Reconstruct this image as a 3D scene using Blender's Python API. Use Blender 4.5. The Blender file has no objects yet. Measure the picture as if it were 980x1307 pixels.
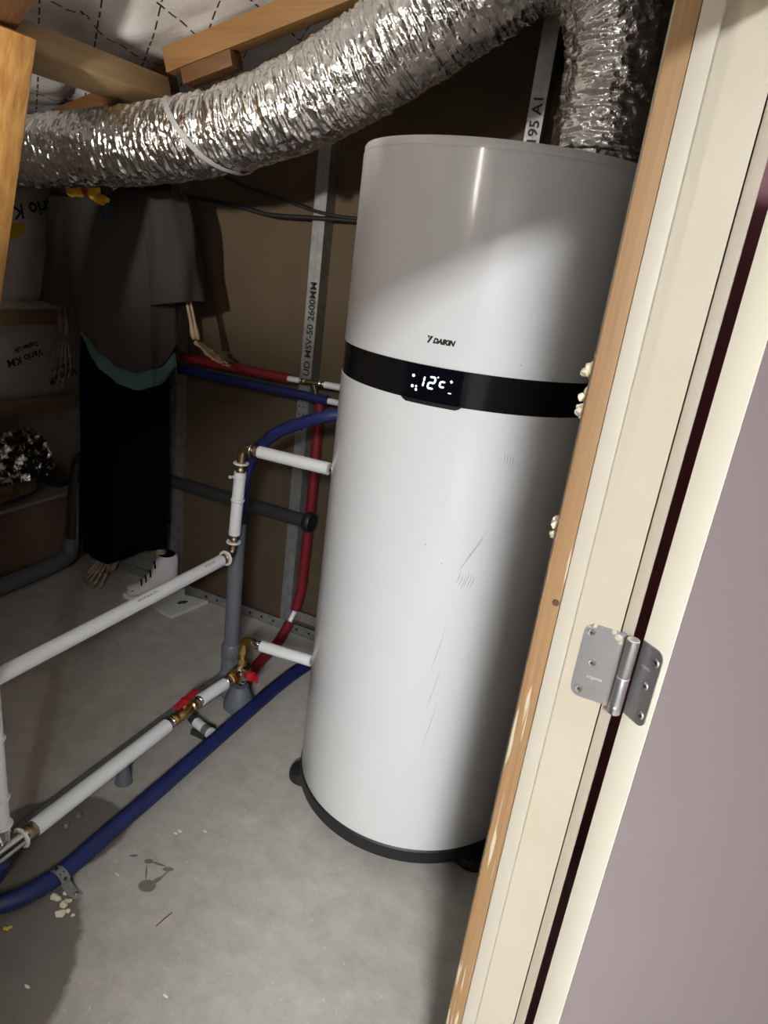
import bpy, bmesh, math, random
from mathutils import Vector, Matrix, noise

# ------------------------------------------------------------------ camera, world, exposure
scene = bpy.context.scene
col = scene.collection
random.seed(7)
HEAD, PITCH, ROLL, CAMZ = math.radians(-22.5), 0.348, 0.1317, 1.43
F0 = Vector((math.sin(HEAD), math.cos(HEAD), 0)); R0 = Vector((math.cos(HEAD), -math.sin(HEAD), 0)); Z = Vector((0, 0, 1))
fwd = F0 * math.cos(PITCH) - Z * math.sin(PITCH)
up0 = F0 * math.sin(PITCH) + Z * math.cos(PITCH)
cright = R0 * math.cos(ROLL) + up0 * math.sin(ROLL)
cup = -R0 * math.sin(ROLL) + up0 * math.cos(ROLL)
cd = bpy.data.cameras.new('camera'); cam = bpy.data.objects.new('camera', cd); col.objects.link(cam)
m = Matrix((cright, cup, -fwd)).transposed().to_4x4(); m.translation = (0, 0, CAMZ); cam.matrix_world = m
cd.sensor_fit = 'VERTICAL'; cd.sensor_height = 24.0; cd.lens = 24.0 * 891.43 / 1307; cd.clip_start = 0.02
scene.camera = cam

world = bpy.data.worlds.new('world'); scene.world = world; world.use_nodes = True
world.node_tree.nodes['Background'].inputs[0].default_value = (1.0, 0.93, 0.85, 1)
world.node_tree.nodes['Background'].inputs[1].default_value = 0.02
scene.view_settings.view_transform = 'Standard'; scene.view_settings.look = 'None'
scene.view_settings.gamma = 1.0; scene.view_settings.use_curve_mapping = False
scene.view_settings.exposure = 0.0
HALL_LAMP = (0.70, -1.75, 2.14); HALL_L = 1.1; HALL_W = 0.22; HALL_R = 0.02; HALL_E = 318.0
ROOM_LAMP = (-0.56, 0.05, 1.74); ROOM_R = 0.012; ROOM_E = 125.0
FILL_SPOT = (-1.15, 0.15, 1.55); SPOT_AIM = (-1.32, 1.65, 1.84); SPOT_W = 88.0
LINTEL = 1.71; NEAR = -0.52

# ------------------------------------------------------------------ materials
MATS = {}
def new_mat(name):
    mt = bpy.data.materials.new(name); mt.use_nodes = True
    MATS[name] = mt
    nt = mt.node_tree; b = nt.nodes['Principled BSDF']
    return mt, nt, b
def rgb(c): return (c[0], c[1], c[2], 1)
def pbr(name, c, rough=0.5, metal=0.0, c2=None, scale=8, bump=0.0, bscale=60, coat=0.0, stretch=(1, 1, 1), detail=4, lo=.35, hi=.65):
    mt, nt, b = new_mat(name)
    b.inputs['Base Color'].default_value = rgb(c); b.inputs['Roughness'].default_value = rough; b.inputs['Metallic'].default_value = metal
    if coat: b.inputs['Coat Weight'].default_value = coat; b.inputs['Coat Roughness'].default_value = 0.12
    tc = nt.nodes.new('ShaderNodeTexCoord'); mp = nt.nodes.new('ShaderNodeMapping'); mp.inputs['Scale'].default_value = stretch
    nt.links.new(tc.outputs['Object'], mp.inputs['Vector'])
    if c2:
        n = nt.nodes.new('ShaderNodeTexNoise'); n.inputs['Scale'].default_value = scale; n.inputs['Detail'].default_value = detail
        r = nt.nodes.new('ShaderNodeValToRGB'); r.color_ramp.elements[0].color = rgb(c); r.color_ramp.elements[1].color = rgb(c2)
        r.color_ramp.elements[0].position = lo; r.color_ramp.elements[1].position = hi
        nt.links.new(mp.outputs[0], n.inputs['Vector']); nt.links.new(n.outputs['Fac'], r.inputs[0]); nt.links.new(r.outputs[0], b.inputs['Base Color'])
    if bump:
        n = nt.nodes.new('ShaderNodeTexNoise'); n.inputs['Scale'].default_value = bscale; n.inputs['Detail'].default_value = 4
        bp = nt.nodes.new('ShaderNodeBump'); bp.inputs['Strength'].default_value = bump; bp.inputs['Distance'].default_value = 0.004
        nt.links.new(mp.outputs[0], n.inputs['Vector']); nt.links.new(n.outputs['Fac'], bp.inputs['Height']); nt.links.new(bp.outputs[0], b.inputs['Normal'])
    return mt
def emit(name, c, s):
    mt, nt, b = new_mat(name)
    b.inputs['Base Color'].default_value = rgb(c); b.inputs['Emission Color'].default_value = rgb(c); b.inputs['Emission Strength'].default_value = s
    return mt
def wood(name, c, c2, axis, rough=0.6, fine=60):
    st = [fine, fine, fine]; st[axis] = 2.5
    return pbr(name, c, rough, c2=c2, scale=1.0, stretch=tuple(st), bump=0.25, bscale=1.6, detail=6, lo=.3, hi=.7)

pbr('tank_white', (0.80, 0.80, 0.795), 0.32, coat=0.5)
pbr('tank_seam', (0.55, 0.55, 0.55), 0.4)
pbr('tank_black', (0.006, 0.006, 0.007), 0.18)
pbr('screen_black', (0.003, 0.003, 0.006), 0.12)
pbr('rubber_black', (0.012, 0.012, 0.013), 0.5)
pbr('print_black', (0.012, 0.012, 0.012), 0.6)
pbr('pencil_grey', (0.45, 0.45, 0.44), 0.6)
emit('led_white', (0.80, 0.88, 1.0), 1.5)
emit('led_blue', (0.05, 0.08, 0.45), 0.25)
pbr('white_pipe', (0.78, 0.79, 0.79), 0.35)
pbr('white_plastic', (0.75, 0.74, 0.70), 0.4)
pbr('brass', (0.62, 0.42, 0.16), 0.28, 1.0)
pbr('bronze', (0.36, 0.27, 0.18), 0.38, 1.0)
pbr('chrome', (0.62, 0.60, 0.57), 0.16, 1.0)
pbr('red_plastic', (0.42, 0.012, 0.02), 0.35)
pbr('red_sleeve', (0.19, 0.012, 0.018), 0.45)
pbr('blue_sleeve', (0.010, 0.017, 0.088), 0.45, c2=(0.014, 0.023, 0.115), scale=14)
pbr('grey_pvc', (0.135, 0.145, 0.16), 0.42)
pbr('dark_pvc', (0.035, 0.035, 0.036), 0.45)
pbr('galvanised', (0.27, 0.275, 0.275), 0.42, 0.6, c2=(0.36, 0.365, 0.36), scale=30)
pbr('black_cable', (0.01, 0.009, 0.008), 0.6)
pbr('wall_board', (0.080, 0.056, 0.030), 0.8, c2=(0.096, 0.068, 0.038), scale=5, bump=0.05, bscale=200)
pbr('cream_paint', (0.47, 0.425, 0.325), 0.42, c2=(0.49, 0.445, 0.345), scale=9, bump=0.08, bscale=120)
pbr('lit_edge_cream', (0.84, 0.79, 0.655), 0.42, bump=0.08, bscale=120)  # cream made lighter on the door edge: light falling there is in the colour
pbr('stop_paint', (0.48, 0.44, 0.355), 0.48, bump=0.12, bscale=160)
pbr('greyed_paint', (0.37, 0.325, 0.25), 0.55, bump=0.3, bscale=90)
pbr('mauve_paint', (0.25, 0.204, 0.211), 0.42, c2=(0.26, 0.212, 0.22), scale=3)
pbr('inner_board', (0.06, 0.045, 0.03), 0.85); pbr('plum_wall', (0.50, 0.23, 0.27), 0.6)
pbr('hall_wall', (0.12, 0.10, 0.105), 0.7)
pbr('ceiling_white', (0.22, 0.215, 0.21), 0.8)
pbr('foam', (0.82, 0.74, 0.52), 0.8, c2=(0.85, 0.80, 0.64), scale=60, bump=0.6, bscale=150)
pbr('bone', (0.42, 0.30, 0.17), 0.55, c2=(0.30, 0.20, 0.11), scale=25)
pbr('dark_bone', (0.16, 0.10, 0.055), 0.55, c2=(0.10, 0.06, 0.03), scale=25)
pbr('shirt_grey', (0.030, 0.025, 0.023), 0.9, bump=0.15, bscale=300)
pbr('teal_cloth', (0.055, 0.115, 0.115), 0.9)
pbr('black_cloth', (0.002, 0.002, 0.002), 1.0); MATS['black_cloth'].node_tree.nodes['Principled BSDF'].inputs['Specular IOR Level'].default_value = 0.05
pbr('scarf_yellow', (0.62, 0.36, 0.012), 0.8)
pbr('scarf_red', (0.30, 0.02, 0.015), 0.8)
pbr('scarf_navy', (0.015, 0.022, 0.05), 0.8)
pbr('shoe_white', (0.62, 0.60, 0.60), 0.5)
pbr('wool', (0.20, 0.13, 0.05), 0.95, c2=(0.10, 0.065, 0.025), scale=30, bump=0.9, bscale=90)
pbr('ledge_board', (0.13, 0.085, 0.055), 0.8, c2=(0.17, 0.12, 0.08), scale=4)
pbr('ledge_top', (0.28, 0.25, 0.22), 0.8)
pbr('card_white', (0.62, 0.62, 0.60), 0.6)
pbr('hinge_steel', (0.40, 0.395, 0.40), 0.38, 0.85)
pbr('hinge_light', (0.78, 0.77, 0.75), 0.35, 0.6)
pbr('hinge_screw', (0.62, 0.61, 0.60), 0.28, 1.0)
pbr('twig', (0.10, 0.055, 0.03), 0.8)
pbr('yellow_bit', (0.65, 0.50, 0.05), 0.6)
pbr('tape_grey', (0.50, 0.50, 0.49), 0.35, 0.4)
pbr('lamp_base', (0.7, 0.7, 0.68), 0.5)
emit('hall_glow', (0.96, 0.98, 1.0), HALL_E)
emit('room_glow', (1.0, 0.93, 0.85), ROOM_E)
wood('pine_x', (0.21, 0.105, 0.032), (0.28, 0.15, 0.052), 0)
wood('pine_y', (0.27, 0.175, 0.085), (0.35, 0.24, 0.12), 1)
wood('pine_z', (0.42, 0.19, 0.045), (0.66, 0.37, 0.12), 2)
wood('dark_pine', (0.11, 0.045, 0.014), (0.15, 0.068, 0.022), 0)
wood('raw_edge', (0.27, 0.15, 0.062), (0.34, 0.20, 0.09), 2, fine=160)
# worn, paint-flecked streaks on the raw edge
mt = MATS['raw_edge']; nt = mt.node_tree; b = nt.nodes['Principled BSDF']
src = b.inputs['Base Color'].links[0].from_socket
tc = nt.nodes.new('ShaderNodeTexCoord'); mp = nt.nodes.new('ShaderNodeMapping'); mp.inputs['Scale'].default_value = (170, 170, 9)
n1 = nt.nodes.new('ShaderNodeTexNoise'); n1.inputs['Scale'].default_value = 1; n1.inputs['Detail'].default_value = 3
n2 = nt.nodes.new('ShaderNodeTexNoise'); n2.inputs['Scale'].default_value = 7; n2.inputs['Detail'].default_value = 1
mu = nt.nodes.new('ShaderNodeMath'); mu.operation = 'MULTIPLY'
rp = nt.nodes.new('ShaderNodeValToRGB'); rp.color_ramp.elements[0].position = 0.35; rp.color_ramp.elements[1].position = 0.40
mx = nt.nodes.new('ShaderNodeMix'); mx.data_type = 'RGBA'; mx.inputs['B'].default_value = (0.55, 0.47, 0.33, 1)
nt.links.new(tc.outputs['Object'], mp.inputs[0]); nt.links.new(mp.outputs[0], n1.inputs['Vector']); nt.links.new(tc.outputs['Object'], n2.inputs['Vector'])
nt.links.new(n1.outputs['Fac'], mu.inputs[0]); nt.links.new(n2.outputs['Fac'], mu.inputs[1]); nt.links.new(mu.outputs[0], rp.inputs[0])
nt.links.new(rp.outputs[0], mx.inputs['Factor']); nt.links.new(src, mx.inputs['A']); nt.links.new(mx.outputs['Result'], b.inputs['Base Color'])

def foil_mat():
    mt, nt, b = new_mat('foil')
    b.inputs['Base Color'].default_value = (0.86, 0.84, 0.81, 1); b.inputs['Metallic'].default_value = 1; b.inputs['Roughness'].default_value = 0.17
    tc = nt.nodes.new('ShaderNodeTexCoord')
    v = nt.nodes.new('ShaderNodeTexVoronoi'); v.inputs['Scale'].default_value = 70
    n = nt.nodes.new('ShaderNodeTexNoise'); n.inputs['Scale'].default_value = 120; n.inputs['Detail'].default_value = 5
    a = nt.nodes.new('ShaderNodeMath'); a.operation = 'ADD'
    bp = nt.nodes.new('ShaderNodeBump'); bp.inputs['Strength'].default_value = 0.6; bp.inputs['Distance'].default_value = 0.004
    nt.links.new(tc.outputs['Object'], v.inputs['Vector']); nt.links.new(tc.outputs['Object'], n.inputs['Vector'])
    nt.links.new(v.outputs['Distance'], a.inputs[0]); nt.links.new(n.outputs['Fac'], a.inputs[1]); nt.links.new(a.outputs[0], bp.inputs['Height'])
    nt.links.new(bp.outputs[0], b.inputs['Normal'])
foil_mat()

def node_math(nt, op, a, b=None, c=None):
    nd = nt.nodes.new('ShaderNodeMath'); nd.operation = op
    for i, q in enumerate((a, b, c)):
        if q is None: continue
        if isinstance(q, (int, float)): nd.inputs[i].default_value = q
        else: nt.links.new(q, nd.inputs[i])
    return nd.outputs[0]
def membrane_mat():
    # grey-white vapour barrier fleece with printed dashed grid lines
    mt, nt, b = new_mat('membrane')
    b.inputs['Roughness'].default_value = 0.38
    tc = nt.nodes.new('ShaderNodeTexCoord'); sx = nt.nodes.new('ShaderNodeSeparateXYZ'); nt.links.new(tc.outputs['Object'], sx.inputs[0])
    X, Y = sx.outputs[0], sx.outputs[1]
    def line(ax, ay, off, sp, w, dash):
        t = node_math(nt, 'ADD', node_math(nt, 'MULTIPLY', X, ax), node_math(nt, 'MULTIPLY', Y, ay))
        t = node_math(nt, 'DIVIDE', node_math(nt, 'ADD', t, off), sp)
        d = node_math(nt, 'ABSOLUTE', node_math(nt, 'SUBTRACT', node_math(nt, 'FRACT', t), 0.5))
        on = node_math(nt, 'LESS_THAN', d, w / sp / 2)
        u = node_math(nt, 'ADD', node_math(nt, 'MULTIPLY', X, -ay), node_math(nt, 'MULTIPLY', Y, ax))
        f = node_math(nt, 'FRACT', node_math(nt, 'DIVIDE', u, dash))
        return node_math(nt, 'MULTIPLY', on, node_math(nt, 'LESS_THAN', f, 0.7))
    l1 = line(0.63, 0.777, 0.0, 0.135, 0.0042, 0.047)
    l2 = line(0.996, 0.086, 0.05, 0.19, 0.0042, 0.047)
    ln = node_math(nt, 'MAXIMUM', l1, l2)
    n = nt.nodes.new('ShaderNodeTexNoise'); n.inputs['Scale'].default_value = 7; n.inputs['Detail'].default_value = 6
    r = nt.nodes.new('ShaderNodeValToRGB'); r.color_ramp.elements[0].color = (0.62, 0.60, 0.58, 1); r.color_ramp.elements[1].color = (0.82, 0.81, 0.80, 1)
    r.color_ramp.elements[0].position = 0.3; r.color_ramp.elements[1].position = 0.7
    nt.links.new(tc.outputs['Object'], n.inputs['Vector']); nt.links.new(n.outputs['Fac'], r.inputs[0])
    mx = nt.nodes.new('ShaderNodeMix'); mx.data_type = 'RGBA'; mx.inputs['B'].default_value = (0.012, 0.011, 0.01, 1)
    nt.links.new(ln, mx.inputs['Factor']); nt.links.new(r.outputs[0], mx.inputs['A']); nt.links.new(mx.outputs['Result'], b.inputs['Base Color'])
    bp = nt.nodes.new('ShaderNodeBump'); bp.inputs['Strength'].default_value = 0.5; bp.inputs['Distance'].default_value = 0.006
    n2 = nt.nodes.new('ShaderNodeTexNoise'); n2.inputs['Scale'].default_value = 22; n2.inputs['Detail'].default_value = 5
    nt.links.new(tc.outputs['Object'], n2.inputs['Vector']); nt.links.new(n2.outputs['Fac'], bp.inputs['Height']); nt.links.new(bp.outputs[0], b.inputs['Normal'])
membrane_mat()
pbr('membrane_plain', (0.40, 0.36, 0.30), 0.45, c2=(0.52, 0.48, 0.42), scale=6, bump=0.4, bscale=14)

def floor_mat():
    mt, nt, b = new_mat('concrete')
    tc = nt.nodes.new('ShaderNodeTexCoord'); O = tc.outputs['Object']
    def nz(sc, det=6, rough=0.6):
        n = nt.nodes.new('ShaderNodeTexNoise'); n.inputs['Scale'].default_value = sc; n.inputs['Detail'].default_value = det; n.inputs['Roughness'].default_value = rough
        nt.links.new(O, n.inputs['Vector']); return n.outputs['Fac']
    def ramp(f, p0, c0, p1, c1):
        r = nt.nodes.new('ShaderNodeValToRGB'); r.color_ramp.elements[0].position = p0; r.color_ramp.elements[1].position = p1
        r.color_ramp.elements[0].color = rgb(c0); r.color_ramp.elements[1].color = rgb(c1); nt.links.new(f, r.inputs[0]); return r.outputs[0]
    def mix(f, a, bb, blend='MIX'):
        mx = nt.nodes.new('ShaderNodeMix'); mx.data_type = 'RGBA'; mx.blend_type = blend
        for k, q in (('Factor', f), ('A', a), ('B', bb)):
            if isinstance(q, tuple): mx.inputs[k].default_value = rgb(q)
            elif isinstance(q, (int, float)): mx.inputs[k].default_value = q
            else: nt.links.new(q, mx.inputs[k])
        return mx.outputs['Result']
    base = ramp(nz(3.2), 0.3, (0.36, 0.335, 0.29), 0.7, (0.47, 0.445, 0.39))
    base = mix(0.5, base, ramp(nz(16, 8, 0.7), 0.35, (0.32, 0.30, 0.265), 0.68, (0.54, 0.515, 0.465)))
    base = mix(ramp(nz(90, 3), 0.66, (0, 0, 0), 0.72, (1, 1, 1)), base, (0.58, 0.565, 0.52))
    # damp patch and spill marks: distorted ellipses at fixed places on the slab
    sx = nt.nodes.new('ShaderNodeSeparateXYZ'); nt.links.new(O, sx.inputs[0])
    wob = node_math(nt, 'MULTIPLY', node_math(nt, 'SUBTRACT', nz(9, 5), 0.5), 0.9)
    def blob(cx, cy, a, c, ang, w, edge):
        ca, sa = math.cos(ang), math.sin(ang)
        dx = node_math(nt, 'SUBTRACT', sx.outputs[0], cx); dy = node_math(nt, 'SUBTRACT', sx.outputs[1], cy)
        u = node_math(nt, 'DIVIDE', node_math(nt, 'ADD', node_math(nt, 'MULTIPLY', dx, ca), node_math(nt, 'MULTIPLY', dy, sa)), a)
        v = node_math(nt, 'DIVIDE', node_math(nt, 'ADD', node_math(nt, 'MULTIPLY', dx, -sa), node_math(nt, 'MULTIPLY', dy, ca)), c)
        d = node_math(nt, 'SQRT', node_math(nt, 'ADD', node_math(nt, 'MULTIPLY', u, u), node_math(nt, 'MULTIPLY', v, v)))
        d = node_math(nt, 'ADD', d, node_math(nt, 'MULTIPLY', wob, w))
        mr = nt.nodes.new('ShaderNodeMapRange'); mr.inputs['From Min'].default_value = 1 + edge; mr.inputs['From Max'].default_value = 1 - edge
        nt.links.new(d, mr.inputs['Value']); return mr.outputs[0]
    damp = node_math(nt, 'MAXIMUM', blob(-1.07, 0.66, 0.32, 0.215, -0.75, 0.35, 0.03), blob(-1.16, 0.93, 0.19, 0.13, 0.9, 0.3, 0.03))
    base = mix(node_math(nt, 'MULTIPLY', damp, 0.72), base, (0.085, 0.070, 0.055))
    spots = blob(-0.860, 0.950, 0.020, 0.016, 0.3, 0.5, 0.1)
    for q in ((-0.852, 0.972, 0.006, 0.014, -0.3), (-0.851, 1.010, 0.013, 0.006, 0.5), (-0.905, 1.004, 0.011, 0.007, 0.4), (-0.946, 0.998, 0.010, 0.004, 0.6), (-0.848, 0.992, 0.0022, 0.020, -0.1), (-0.888, 0.977, 0.002, 0.022, 0.7), (-0.88, 1.01, 0.02, 0.003, 0.2)):
        spots = node_math(nt, 'MAXIMUM', spots, blob(*q, 0.4, 0.15))
    base = mix(node_math(nt, 'MULTIPLY', spots, 0.75), base, (0.075, 0.062, 0.048))
    nt.links.new(base, b.inputs['Base Color'])
    rr = nt.nodes.new('ShaderNodeMapRange'); rr.inputs['To Min'].default_value = 0.75; rr.inputs['To Max'].default_value = 0.5
    nt.links.new(damp, rr.inputs['Value']); nt.links.new(rr.outputs[0], b.inputs['Roughness'])
    bp = nt.nodes.new('ShaderNodeBump'); bp.inputs['Strength'].default_value = 0.25; bp.inputs['Distance'].default_value = 0.004
    nt.links.new(nz(40, 8), bp.inputs['Height']); nt.links.new(bp.outputs[0], b.inputs['Normal'])
floor_mat()

# ------------------------------------------------------------------ geometry helpers
def V(*a): return Vector(a)
def frame(axis):
    a = Vector(axis).normalized(); h = Vector((0, 0, 1)) if abs(a.z) < 0.9 else Vector((1, 0, 0))
    u = h.cross(a).normalized(); return u, a.cross(u), a
def fillet(pts, rad, n=8):
    pts = [Vector(p) for p in pts]; out = [pts[0]]
    for i in range(1, len(pts) - 1):
        p, a, c = pts[i], pts[i-1] - pts[i], pts[i+1] - pts[i]
        r = min(rad, a.length * 0.49, c.length * 0.49)
        a, c = p + a.normalized() * r, p + c.normalized() * r
        for k in range(n + 1):
            t = k / n; out.append(a * (1-t)**2 + p * 2*t*(1-t) + c * t*t)
    out.append(pts[-1]); return out
def catmull(pts, n=10):
    P = [Vector(p) for p in pts]; P = [2*P[0]-P[1]] + P + [2*P[-1]-P[-2]]; out = []
    for i in range(1, len(P) - 2):
        for k in range(n):
            t = k / n; a, b_, c, d = P[i-1], P[i], P[i+1], P[i+2]
            out.append(0.5*((2*b_) + (c-a)*t + (2*a-5*b_+4*c-d)*t*t + (3*b_-a-3*c+d)*t**3))
    out.append(P[-2]); return out
def resample(pts, step):
    out = [pts[0].copy()]; acc = 0
    for i in range(1, len(pts)):
        a, b_ = pts[i-1], pts[i]; L = (b_-a).length; s = step - acc
        while s <= L: out.append(a.lerp(b_, s / L)); s += step
        acc = (acc + L) % step if L else acc
    out.append(pts[-1].copy()); return out

class MB:
    def __init__(s): s.v = []; s.f = []
    def add(s, vs, fs):
        o = len(s.v); s.v += [tuple(q) for q in vs]; s.f += [tuple(i + o for i in f) for f in fs]; return s
    def box(s, lo, hi, bev=0.0):
        return s.obox(V((lo[0]+hi[0])/2, (lo[1]+hi[1])/2, (lo[2]+hi[2])/2), V(1,0,0), V(0,1,0), (hi[0]-lo[0])/2, (hi[1]-lo[1])/2, (hi[2]-lo[2])/2, bev)
    def obox(s, c, ax, ay, hx, hy, hz, bev=0.0):
        c = Vector(c); ax = Vector(ax).normalized(); ay = Vector(ay); ay = (ay - ax * ay.dot(ax)).normalized(); az = ax.cross(ay)
        bm = bmesh.new(); bmesh.ops.create_cube(bm, size=2.0)
        for v in bm.verts: v.co = Vector((v.co.x*hx, v.co.y*hy, v.co.z*hz))
        if bev: bmesh.ops.bevel(bm, geom=bm.edges[:], offset=bev, segments=2, profile=0.6, affect='EDGES')
        bm.verts.index_update(); vs = [c + ax*v.co.x + ay*v.co.y + az*v.co.z for v in bm.verts]; fs = [[v.index for v in f.verts] for f in bm.faces]
        bm.free(); return s.add(vs, fs)
    def tube(s, pts, r, seg=14, cap=True):
        pts = [Vector(p) for p in pts]; n = len(pts); rs = r if isinstance(r, (list, tuple)) else [r]*n
        u = None; vs = []; fs = []
        for i, p in enumerate(pts):
            t = (pts[min(i+1, n-1)] - pts[max(i-1, 0)]).normalized()
            if u is None: u, w, _ = frame(t)
            else: u = (u - t*u.dot(t)).normalized(); w = t.cross(u)
            for k in range(seg):
                a = 2*math.pi*k/seg; vs.append(p + (u*math.cos(a) + w*math.sin(a))*rs[i])
        for i in range(n-1):
            for k in range(seg):
                k2 = (k+1) % seg; fs.append((i*seg+k, i*seg+k2, (i+1)*seg+k2, (i+1)*seg+k))
        if cap: fs += [tuple(reversed(range(seg))), tuple(range((n-1)*seg, n*seg))]
        return s.add(vs, fs)
    def lathe(s, prof, org=(0,0,0), axis=(0,0,1), seg=24, cap=True):
        u, w, a = frame(axis); org = Vector(org); vs = []; fs = []; n = len(prof)
        for r, z in prof:
            for k in range(seg):
                t = 2*math.pi*k/seg; vs.append(org + a*z + (u*math.cos(t) + w*math.sin(t))*r)
        for i in range(n-1):
            for k in range(seg):
                k2 = (k+1) % seg; fs.append((i*seg+k, i*seg+k2, (i+1)*seg+k2, (i+1)*seg+k))
        if cap: fs += [tuple(reversed(range(seg))), tuple(range((n-1)*seg, n*seg))]
        return s.add(vs, fs)
    def ball(s, c, r, seg=12, sq=(1,1,1)):
        c = Vector(c); vs = []; fs = []; h = seg//2
        for i in range(h+1):
            p = math.pi*i/h
            for k in range(seg):
                t = 2*math.pi*k/seg; vs.append(c + V(r*sq[0]*math.sin(p)*math.cos(t), r*sq[1]*math.sin(p)*math.sin(t), r*sq[2]*math.cos(p)))
        for i in range(h):
            for k in range(seg):
                k2 = (k+1) % seg; fs.append((i*seg+k, (i+1)*seg+k, (i+1)*seg+k2, i*seg+k2))
        return s.add(vs, fs)
    def loft(s, rings, cap=True):
        n = len(rings[0]); vs = [q for r in rings for q in r]; fs = []
        for i in range(len(rings)-1):
            for k in range(n):
                k2 = (k+1) % n; fs.append((i*n+k, i*n+k2, (i+1)*n+k2, (i+1)*n+k))
        if cap: fs += [tuple(reversed(range(n))), tuple(range((len(rings)-1)*n, len(rings)*n))]
        return s.add(vs, fs)
    def grid(s, nx, ny, fn):
        vs = [fn(i/(nx-1), j/(ny-1)) for j in range(ny) for i in range(nx)]
        fs = [(j*nx+i, j*nx+i+1, (j+1)*nx+i+1, (j+1)*nx+i) for j in range(ny-1) for i in range(nx-1)]
        return s.add(vs, fs)
    def lump(s, c, r, seed, sub=2, sq=(1,1,1), amp=0.45, fr=1.3):
        bm = bmesh.new(); bmesh.ops.create_icosphere(bm, subdivisions=sub, radius=1.0)
        o = Vector((seed*3.1, seed*1.7, seed*0.9)); vs = []
        bm.verts.index_update()
        for v in bm.verts:
            k = 1 + amp*noise.noise(v.co*fr + o) + amp*0.5*noise.noise(v.co*fr*2.7 + o)
            vs.append(Vector(c) + V(v.co.x*sq[0], v.co.y*sq[1], v.co.z*sq[2])*r*k)
        fs = [[v.index for v in f.verts] for f in bm.faces]; bm.free(); return s.add(vs, fs)
    def build(s, name, mat, parent=None, smooth=True, origin=None, angle=40):
        me = bpy.data.meshes.new(name)
        o3 = Vector(origin) if origin is not None else Vector((0,0,0))
        me.from_pydata([tuple(Vector(v) - o3) for v in s.v], [], s.f); me.validate(); me.update()
        bm = bmesh.new(); bm.from_mesh(me); bmesh.ops.recalc_face_normals(bm, faces=bm.faces[:])
        if smooth:
            ca = math.radians(angle)
            for f in bm.faces: f.smooth = True
            for e in bm.edges:
                if len(e.link_faces) == 2 and e.calc_face_angle(0) > ca: e.smooth = False
        bm.to_mesh(me); bm.free()
        me.materials.append(MATS[mat])
        o = bpy.data.objects.new(name, me); col.objects.link(o); o.location = o3
        if parent:
            o.parent = parent; o.matrix_parent_inverse = Matrix.Identity(4)
            w = Vector((0,0,0)); q = parent
            while q: w += q.location; q = q.parent
            o.location = o3 - w
        return o
def thing(name, label, cat, loc, group=None):
    o = bpy.data.objects.new(name, None); col.objects.link(o); o.location = loc; o.empty_display_size = 0.05
    return tag(o, label, cat, group)
def tag(o, label, cat, group=None):
    o['label'] = label; o['category'] = cat
    if group: o['group'] = group
    return o
def struct(o): o['kind'] = 'structure'; return o
def text_mb(s, size, place, font_shear=0.0, bold=0.0, align='LEFT'):
    cu = bpy.data.curves.new('t', 'FONT'); cu.body = s; cu.size = size; cu.shear = font_shear; cu.offset = bold; cu.align_x = align; cu.resolution_u = 3
    ob = bpy.data.objects.new('t', cu); col.objects.link(ob)
    me = bpy.data.meshes.new_from_object(ob.evaluated_get(bpy.context.evaluated_depsgraph_get()))
    mb = MB(); mb.add([place(v.co.x, v.co.y) for v in me.vertices], [tuple(p.vertices) for p in me.polygons])
    bpy.data.objects.remove(ob); bpy.data.curves.remove(cu); bpy.data.meshes.remove(me); return mb

# ------------------------------------------------------------------ the setting
def zr(x): return 1.815 + 0.294*(x + 1.557)          # underside of the roof timbers
BW = 2.18                                             # back wall board face
struct(MB().box((-2.75, -2.6, -0.10), (2.5, 2.8, 0)).build('floor', 'concrete', smooth=False))
wb = struct(MB().box((-1.85, BW, 0), (0.0, BW+0.10, 2.5)).build('wall_back', 'wall_board', smooth=False))
struct(MB().box((-2.75, 2.64, 0), (-1.85, 2.74, 2.2)).box((-1.85, BW+0.10, 0), (-1.80, 2.74, 2.2)).build('wall_recess', 'ledge_board', smooth=False))
# galvanised C studs and floor track of the back wall
def c_stud(x, top, txt=None, zt=0.0, size=0.03):
    w, d, t = 0.045, 0.058, 0.0012; y0 = BW - d
    mb = MB()
    mb.box((x, y0, 0.002), (x+w, y0+t, top))                       # front flange
    mb.box((x+w-t, y0+t, 0.002), (x+w, BW-0.001, top))             # web, seen from the doorway side
    mb.box((x, y0+t, 0.002), (x+t, y0+0.010, top))                 # lip
    mb.box((x+0.012, BW-0.003, 0.002), (x+w-t, BW-0.0015, top))
    mb.box((x+0.019, y0-0.0015, 0.002), (x+0.024, y0, top))        # stiffening bead
    s = mb.build('metal_stud', 'galvanised', wb, smooth=False)
    if txt:
        text_mb(txt, size, lambda a, b_: V(x + 0.036 - b_*0.9, y0-0.0022, zt + a), bold=0.0008).build('stud_print', 'print_black', s, smooth=False)
    return s
c_stud(-1.846, 1.90)
c_stud(-1.262, 2.02, 'STUD MSV-50 2600MM', 0.97, 0.036)
c_stud(-0.61, 2.2, 'EN 14195 A1', 1.66, 0.042)
for sx_ in (-1.846,):
    for zz in (0.86, 0.30): MB().lathe([(0.006, 0), (0.006, 0.0012)], (sx_+0.022, BW-0.0602, zz), (0, -1, 0), 10).build('stud_hole', 'print_black', wb)
tr = MB().box((-2.2, BW-0.062, 0.0), (-0.2, BW-0.061, 0.042)).box((-2.2, BW-0.062, 0.0), (-0.2, BW-0.001, 0.0015)).build('floor_track', 'galvanised', wb, smooth=False)
for k in range(14): MB().lathe([(0.0055, 0), (0.0055, 0.001)], (-1.62+k*0.055, BW-0.062, 0.022), (0, -1, 0), 10).build('track_hole', 'print_black', tr)
MB().box((-1.20, BW-0.06, 0.06), (-0.95, BW-0.055, 0.10)).build('rail_offcut', 'galvanised', wb, smooth=False)

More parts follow.
